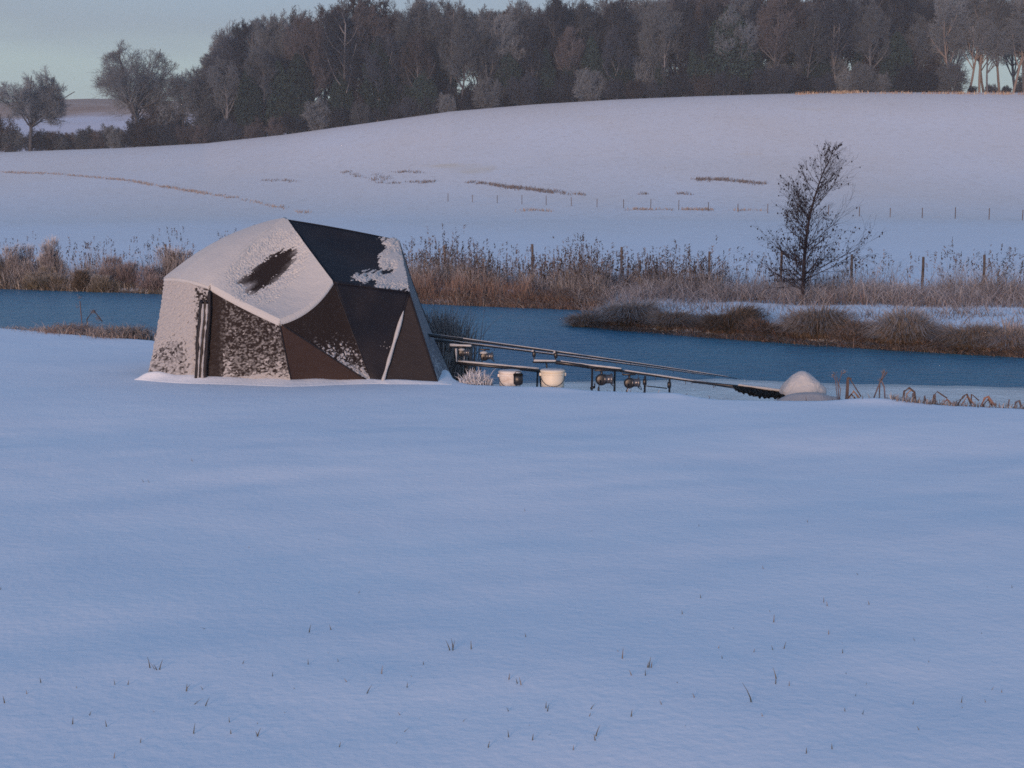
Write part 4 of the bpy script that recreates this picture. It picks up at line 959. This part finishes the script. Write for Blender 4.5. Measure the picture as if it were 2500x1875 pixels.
# ------------------------------------------------------------------ near bank plants
def plant(name, px, py, D, parts, lab, cat, grp=None):
    V, Fc, Cc = join(parts); p = at(px, py, D); z = gz(p[0], p[1]); o = link(name, mesh(name, V, Fc, Cc), M['veg']); o.location = (p[0], p[1], max(z, WL)-.01); tag(o, lab, cat, grp); return o
def CR(px):
    y = np.interp(px, [-900, 0, 370], [775, 800, 828]); return onz(px, y, 0)[1]+.12
def bent(n, rad, h, cols, lean=.5, frost=.2, w=.010, curve=(.4, .9), bias=0):
    P = np.stack([rng.normal(0, rad, n), rng.normal(0, rad*.7, n), np.zeros(n)], -1)
    hh = rng.uniform(.55, 1.1, n)*h
    ln = rng.normal(0, lean, (n, 2))*hh[:, None]; ln[:, 0] += bias*hh
    return [blades(P, hh*1.25, ln, rng.uniform(*curve, n), w, pal(n, cols), K=5, frost=frost)]
plant('reed_clump', 110, 812, CR(110), bent(300, .22, .16, STRAW, .9, .25, .010), 'low straw-coloured reed clump at the far left of the near bank', 'reed clump', 'reed clumps on the near bank')
plant('reed_clump', 180, 816, CR(180), bent(800, .17, .30, STRAW+RED[:2], .6, .2, .011), 'bushy reddish reed clump on the near bank left of the tent', 'reed clump', 'reed clumps on the near bank')
plant('reed_clump', 300, 826, CR(300), bent(800, .17, .30, STRAW+DARK[:2], .6, .2, .011), 'straw reed clump standing closest to the tent left side', 'reed clump', 'reed clumps on the near bank')
plant('reed_clump', 40, 806, CR(40), bent(90, .15, .14, STRAW, 1.0, .3, .008), 'sparse bleached reeds at the left edge of the near bank', 'reed clump', 'reed clumps on the near bank')
plant('reed_clump', 1075, 900, 15.9, bent(2600, .13, .84, RED+STRAW[1:]+DARK[:2], .15, .2, .016, (.1, .4)), 'tall brown reed clump behind the right edge of the tent', 'reed clump', 'reed clumps on the near bank')
def stems(px, py, D, lines, lab, name='reed_clump', cat='reed clump', col=(.10, .07, .06), r=.006, grp='reed clumps on the near bank', tuft=()):
    p0 = at(px, py, D); z = gz(p0[0], p0[1]); base = np.array([p0[0], p0[1], max(z, WL)]); V, Fc, Cc = [], [], []; mb = MB(); cc = []
    for ln in lines:
        pts = [at(a, b, D)-base for a, b in ln[0]]; rr = ln[1] if len(ln) > 1 else r; c = ln[2] if len(ln) > 2 else col
        if pts[0][2] > 0: pts = [pts[0]*[1, 1, 0]-[0, 0, .02]]+pts
        n0 = len(mb.V); mb.tube([tuple(q) for q in pts], rr, 5); cc += [c]*(len(mb.V)-n0)
    parts = [(np.array(mb.V), None, None)]
    me = mesh(name, np.array(mb.V), mb.F, np.array(cc)); o = link(name, me, M['veg']); o.location = base; tag(o, lab, cat, grp)
    if tuft:
        q = [];
        for a, b, n, L in tuft:
            c0 = at(a, b, D)-base; P = np.repeat(c0[None], n, 0)+rng.normal(0, L*.25, (n, 3)); q += [blades(P, rng.uniform(-.3, .7, n)*L, rng.normal(0, L*.6, (n, 2)), .3, .007, pal(n, GREY+STRAW[1:3]), K=2, frost=.3)]
        V, Fc, Cc = join(q); link('seed_head', mesh('seed_head', V, Fc, Cc), M['veg'], o)
    return o
BR = (.095, .070, .064); GY = (.12, .10, .11)
stems(205, 815, 19.4, [([(190, 812), (200, 790), (195, 735)], .008, GY), ([(215, 812), (212, 780), (228, 757), (250, 785)], .008, (.06, .05, .05))], 'tall dead stalks with a drooping dark seed head left of the tent', 'dead_stalk', 'dead stalk', tuft=((195, 728, 26, .06), (228, 762, 60, .07), (240, 778, 60, .07), (188, 748, 14, .05)))
stems(2048, 975, 12.6, [([(2048, 975), (2046, 940), (2055, 912), (2064, 908)], .005, GY), ([(2044, 970), (2040, 930), (2034, 916)], .004, GY), ([(2050, 975), (2052, 950), (2042, 925)], .004, GY)], 'tall grey umbel stalk right of the domed snow mound', tuft=((2060, 908, 24, .04), (2036, 915, 26, .04), (2044, 922, 20, .035)))
stems(2072, 978, 12.5, [([(2066, 978), (2070, 922), (2078, 925)], .011, BR), ([(2072, 920), (2102, 968)], .006, BR), ([(2070, 976), (2084, 955), (2098, 972)], .010, (.30, .19, .13)), ([(2066, 976), (2078, 962), (2090, 976)], .009, BR)], 'russet reed bent into an upright triangle beside the tall umbel')
stems(2150, 978, 12.4, [([(2134, 970), (2146, 940), (2160, 905)], .007, GY), ([(2161, 976), (2159, 945), (2150, 925)], .007, (.14, .12, .14)), ([(2148, 935), (2166, 908)], .006, BR)], 'grey twin reed stalks crossing in a tall letter-like A shape', tuft=((2158, 910, 30, .035), (2148, 930, 18, .03)))
stems(2222, 990, 12.1, [([(2204, 984), (2208, 955), (2220, 947), (2232, 957), (2236, 985)], .010, BR), ([(2210, 984), (2214, 962), (2224, 952)], .008, (.3, .22, .18)), ([(2228, 984), (2230, 960)], .010, GY)], 'arched brown reed with a snow crest, behind the long low bank', tuft=((2218, 949, 20, .02),))
stems(2262, 990, 12.0, [([(2256, 986), (2258, 966)], .007, GY), ([(2262, 986), (2259, 972)], .006, GY)], 'tiny dark reed stub between two arched reeds')
stems(2290, 992, 11.95, [([(2276, 986), (2280, 965), (2288, 956), (2312, 972)], .006, BR), ([(2284, 988), (2282, 962)], .010, GY), ([(2300, 988), (2312, 975), (2322, 986)], .009, (.32, .15, .09))], 'dark reed with a long side stem over an orange tuft')
stems(2362, 995, 11.9, [([(2340, 984), (2352, 968), (2360, 962), (2370, 986)], .009, BR), ([(2372, 962), (2390, 978)], .006, BR), ([(2348, 988), (2362, 966), (2378, 988)], .008, (.30, .18, .13)), ([(2334, 980), (2352, 972)], .005, GY)], 'tangled brown reed knot with splayed stems near the right end')
stems(2410, 998, 11.8, [([(2396, 990), (2404, 972), (2412, 968), (2424, 985), (2432, 990)], .011, (.26, .15, .12)), ([(2400, 990), (2412, 975), (2422, 992)], .009, BR)], 'low russet reed hump right of the tangled knot')
stems(2485, 1000, 11.6, [([(2476, 996), (2480, 982), (2488, 978), (2494, 996)], .010, GY), ([(2462, 990), (2464, 975)], .006, GY)], 'small snow-topped reed arch at the right edge of the near bank')
plant('frosted_weed', 1790, 968, 12.35, bent(260, .05, .22, GREY, .55, .5, .006, (.1, .5)), 'frosted grey weed sprig over the landing net handle', 'weed')
plant('frosted_weed', 1160, 940, 13.2, bent(420, .06, .21, [(.45, .44, .46), (.3, .28, .28), (.5, .48, .46)], .28, .8, .012, (.2, .7)), 'white frosted weed tuft under the left rod pod beside the tent', 'weed')
plant('frosted_weed', 1745, 968, 12.3, bent(24, .05, .11, GREY, .5, .3, .005), 'few thin curved weed stems left of the frosted sprig', 'weed')
stuff('bank_edge_grass', [blades(*(lambda P, m: (P, rng.uniform(.02, .13, m), rng.normal(0, .05, (m, 2)), .5, .008, pal(m, STRAW+DARK+GREY)))(*(lambda px: (lambda x, d: (np.stack([x, d, H(x, d)-.01], -1), len(x)))((px-1250)/F*np.interp((px-1250)/F*12.4, crest[:, 0], crest[:, 1]), np.interp((px-1250)/F*12.4, crest[:, 0], crest[:, 1])+rng.uniform(0, .35, len(px))))(np.concatenate([rng.uniform(2190, 2700, 1000), rng.uniform(1400, 2200, 160), rng.uniform(1480, 1560, 30)]))), K=2, frost=.25)])

# ------------------------------------------------------------------ blades in the foreground snow
A5 = [(2035, 315, 2036, 355), (1925, 312, 1945, 358), (1965, 320, 1955, 360), (1950, 308, 1958, 355), (1652, 430, 1648, 460), (830, 585, 880, 562), (905, 560, 885, 592), (842, 670, 836, 712), (2116, 758, 2108, 786), (2194, 720, 2198, 745), (500, 790, 492, 815),
      (176, 470, 178, 492), (1606, 518, 1582, 548), (632, 392, 650, 432), (668, 412, 680, 438), (700, 400, 688, 438), (645, 410, 672, 436), (812, 490, 806, 525), (822, 500, 800, 520), (316, 640, 314, 668), (1128, 690, 1110, 724), (1105, 700, 1116, 722), (2203, 465, 2198, 495), (14, 548, 22, 578), (1770, 700, 1735, 712),
      (1330, 395, 1332, 415), (1458, 392, 1462, 402), (1760, 510, 1758, 526), (1000, 690, 998, 710), (990, 640, 992, 662), (492, 480, 498, 500), (555, 484, 552, 500), (395, 615, 385, 630), (112, 530, 118, 540), (455, 655, 462, 680), (1175, 460, 1176, 470), (870, 235, 895, 245), (1345, 235, 1335, 270), (1420, 245, 1432, 260)]
A6 = [(1132, 208, 1130, 242), (478, 360, 476, 412), (600, 412, 590, 458), (588, 428, 584, 456), (604, 430, 600, 458), (505, 472, 518, 492), (577, 478, 576, 496), (990, 520, 1036, 606), (1126, 455, 1142, 500), (1142, 492, 1138, 524), (1197, 512, 1196, 530), (148, 592, 146, 622),
      (160, 605, 152, 636), (358, 612, 335, 632), (518, 636, 514, 668), (380, 700, 360, 750), (352, 740, 360, 768), (1513, 622, 1513, 642), (1940, 552, 1940, 582), (1271, 796, 1270, 820), (1378, 776, 1382, 798), (1366, 276, 1368, 294), (1186, 342, 1172, 366), (1120, 355, 1128, 372), (1048, 370, 1042, 382),
      (16, 488, 24, 512), (30, 482, 40, 518), (266, 790, 264, 806), (92, 730, 88, 760), (812, 118, 816, 132), (1343, 125, 1346, 150), (1358, 148, 1362, 166), (1536, 145, 1544, 160), (734, 190, 736, 205), (1425, 365, 1428, 382), (777, 570, 790, 588), (638, 605, 648, 618), (905, 405, 908, 415)]
Bl = [(a/1.7696, 1400+b/1.7696, c/1.7696, 1400+d/1.7696) for a, b, c, d in A5]+[(1250+a/1.7696, 1400+b/1.7696, 1250+c/1.7696, 1400+d/1.7696) for a, b, c, d in A6]
Bl += [(466, 1122, 468, 1128), (472, 1124, 470, 1129), (345, 1168, 352, 1176), (360, 1170, 365, 1177), (1280, 1240, 1282, 1246), (1970, 1278, 1972, 1284)]
Ps, hs, ls = [], [], []
for a, b, c, d in Bl:
    if b > d: a, b, c, d = c, d, a, b
    q = onz(c, d, 0); q[2] = gz(q[0], q[1])-.012; s = q[1]/F; Ps.append(q); hs.append((d-b)*s*1.05+.016); ls.append(((a-c)*s, random.gauss(0, .01)))
for _ in range(55):                         # many barely showing tips
    a = random.uniform(0, 2500); b = random.triangular(1150, 1875, 1800); q = onz(a, b, 0); q[2] = gz(q[0], q[1])-.012; Ps.append(q); hs.append(random.uniform(.014, .028)); ls.append((random.gauss(0, .008), random.gauss(0, .008)))
m = len(Ps)
stuff('grass_blades', [blades(np.array(Ps), np.array(hs), np.array(ls), .05, .006, pal(m, [(.035, .045, .04), (.06, .06, .045), (.12, .10, .08)]), K=3, az=rng.uniform(-.5, .5, m), frost=.1)])
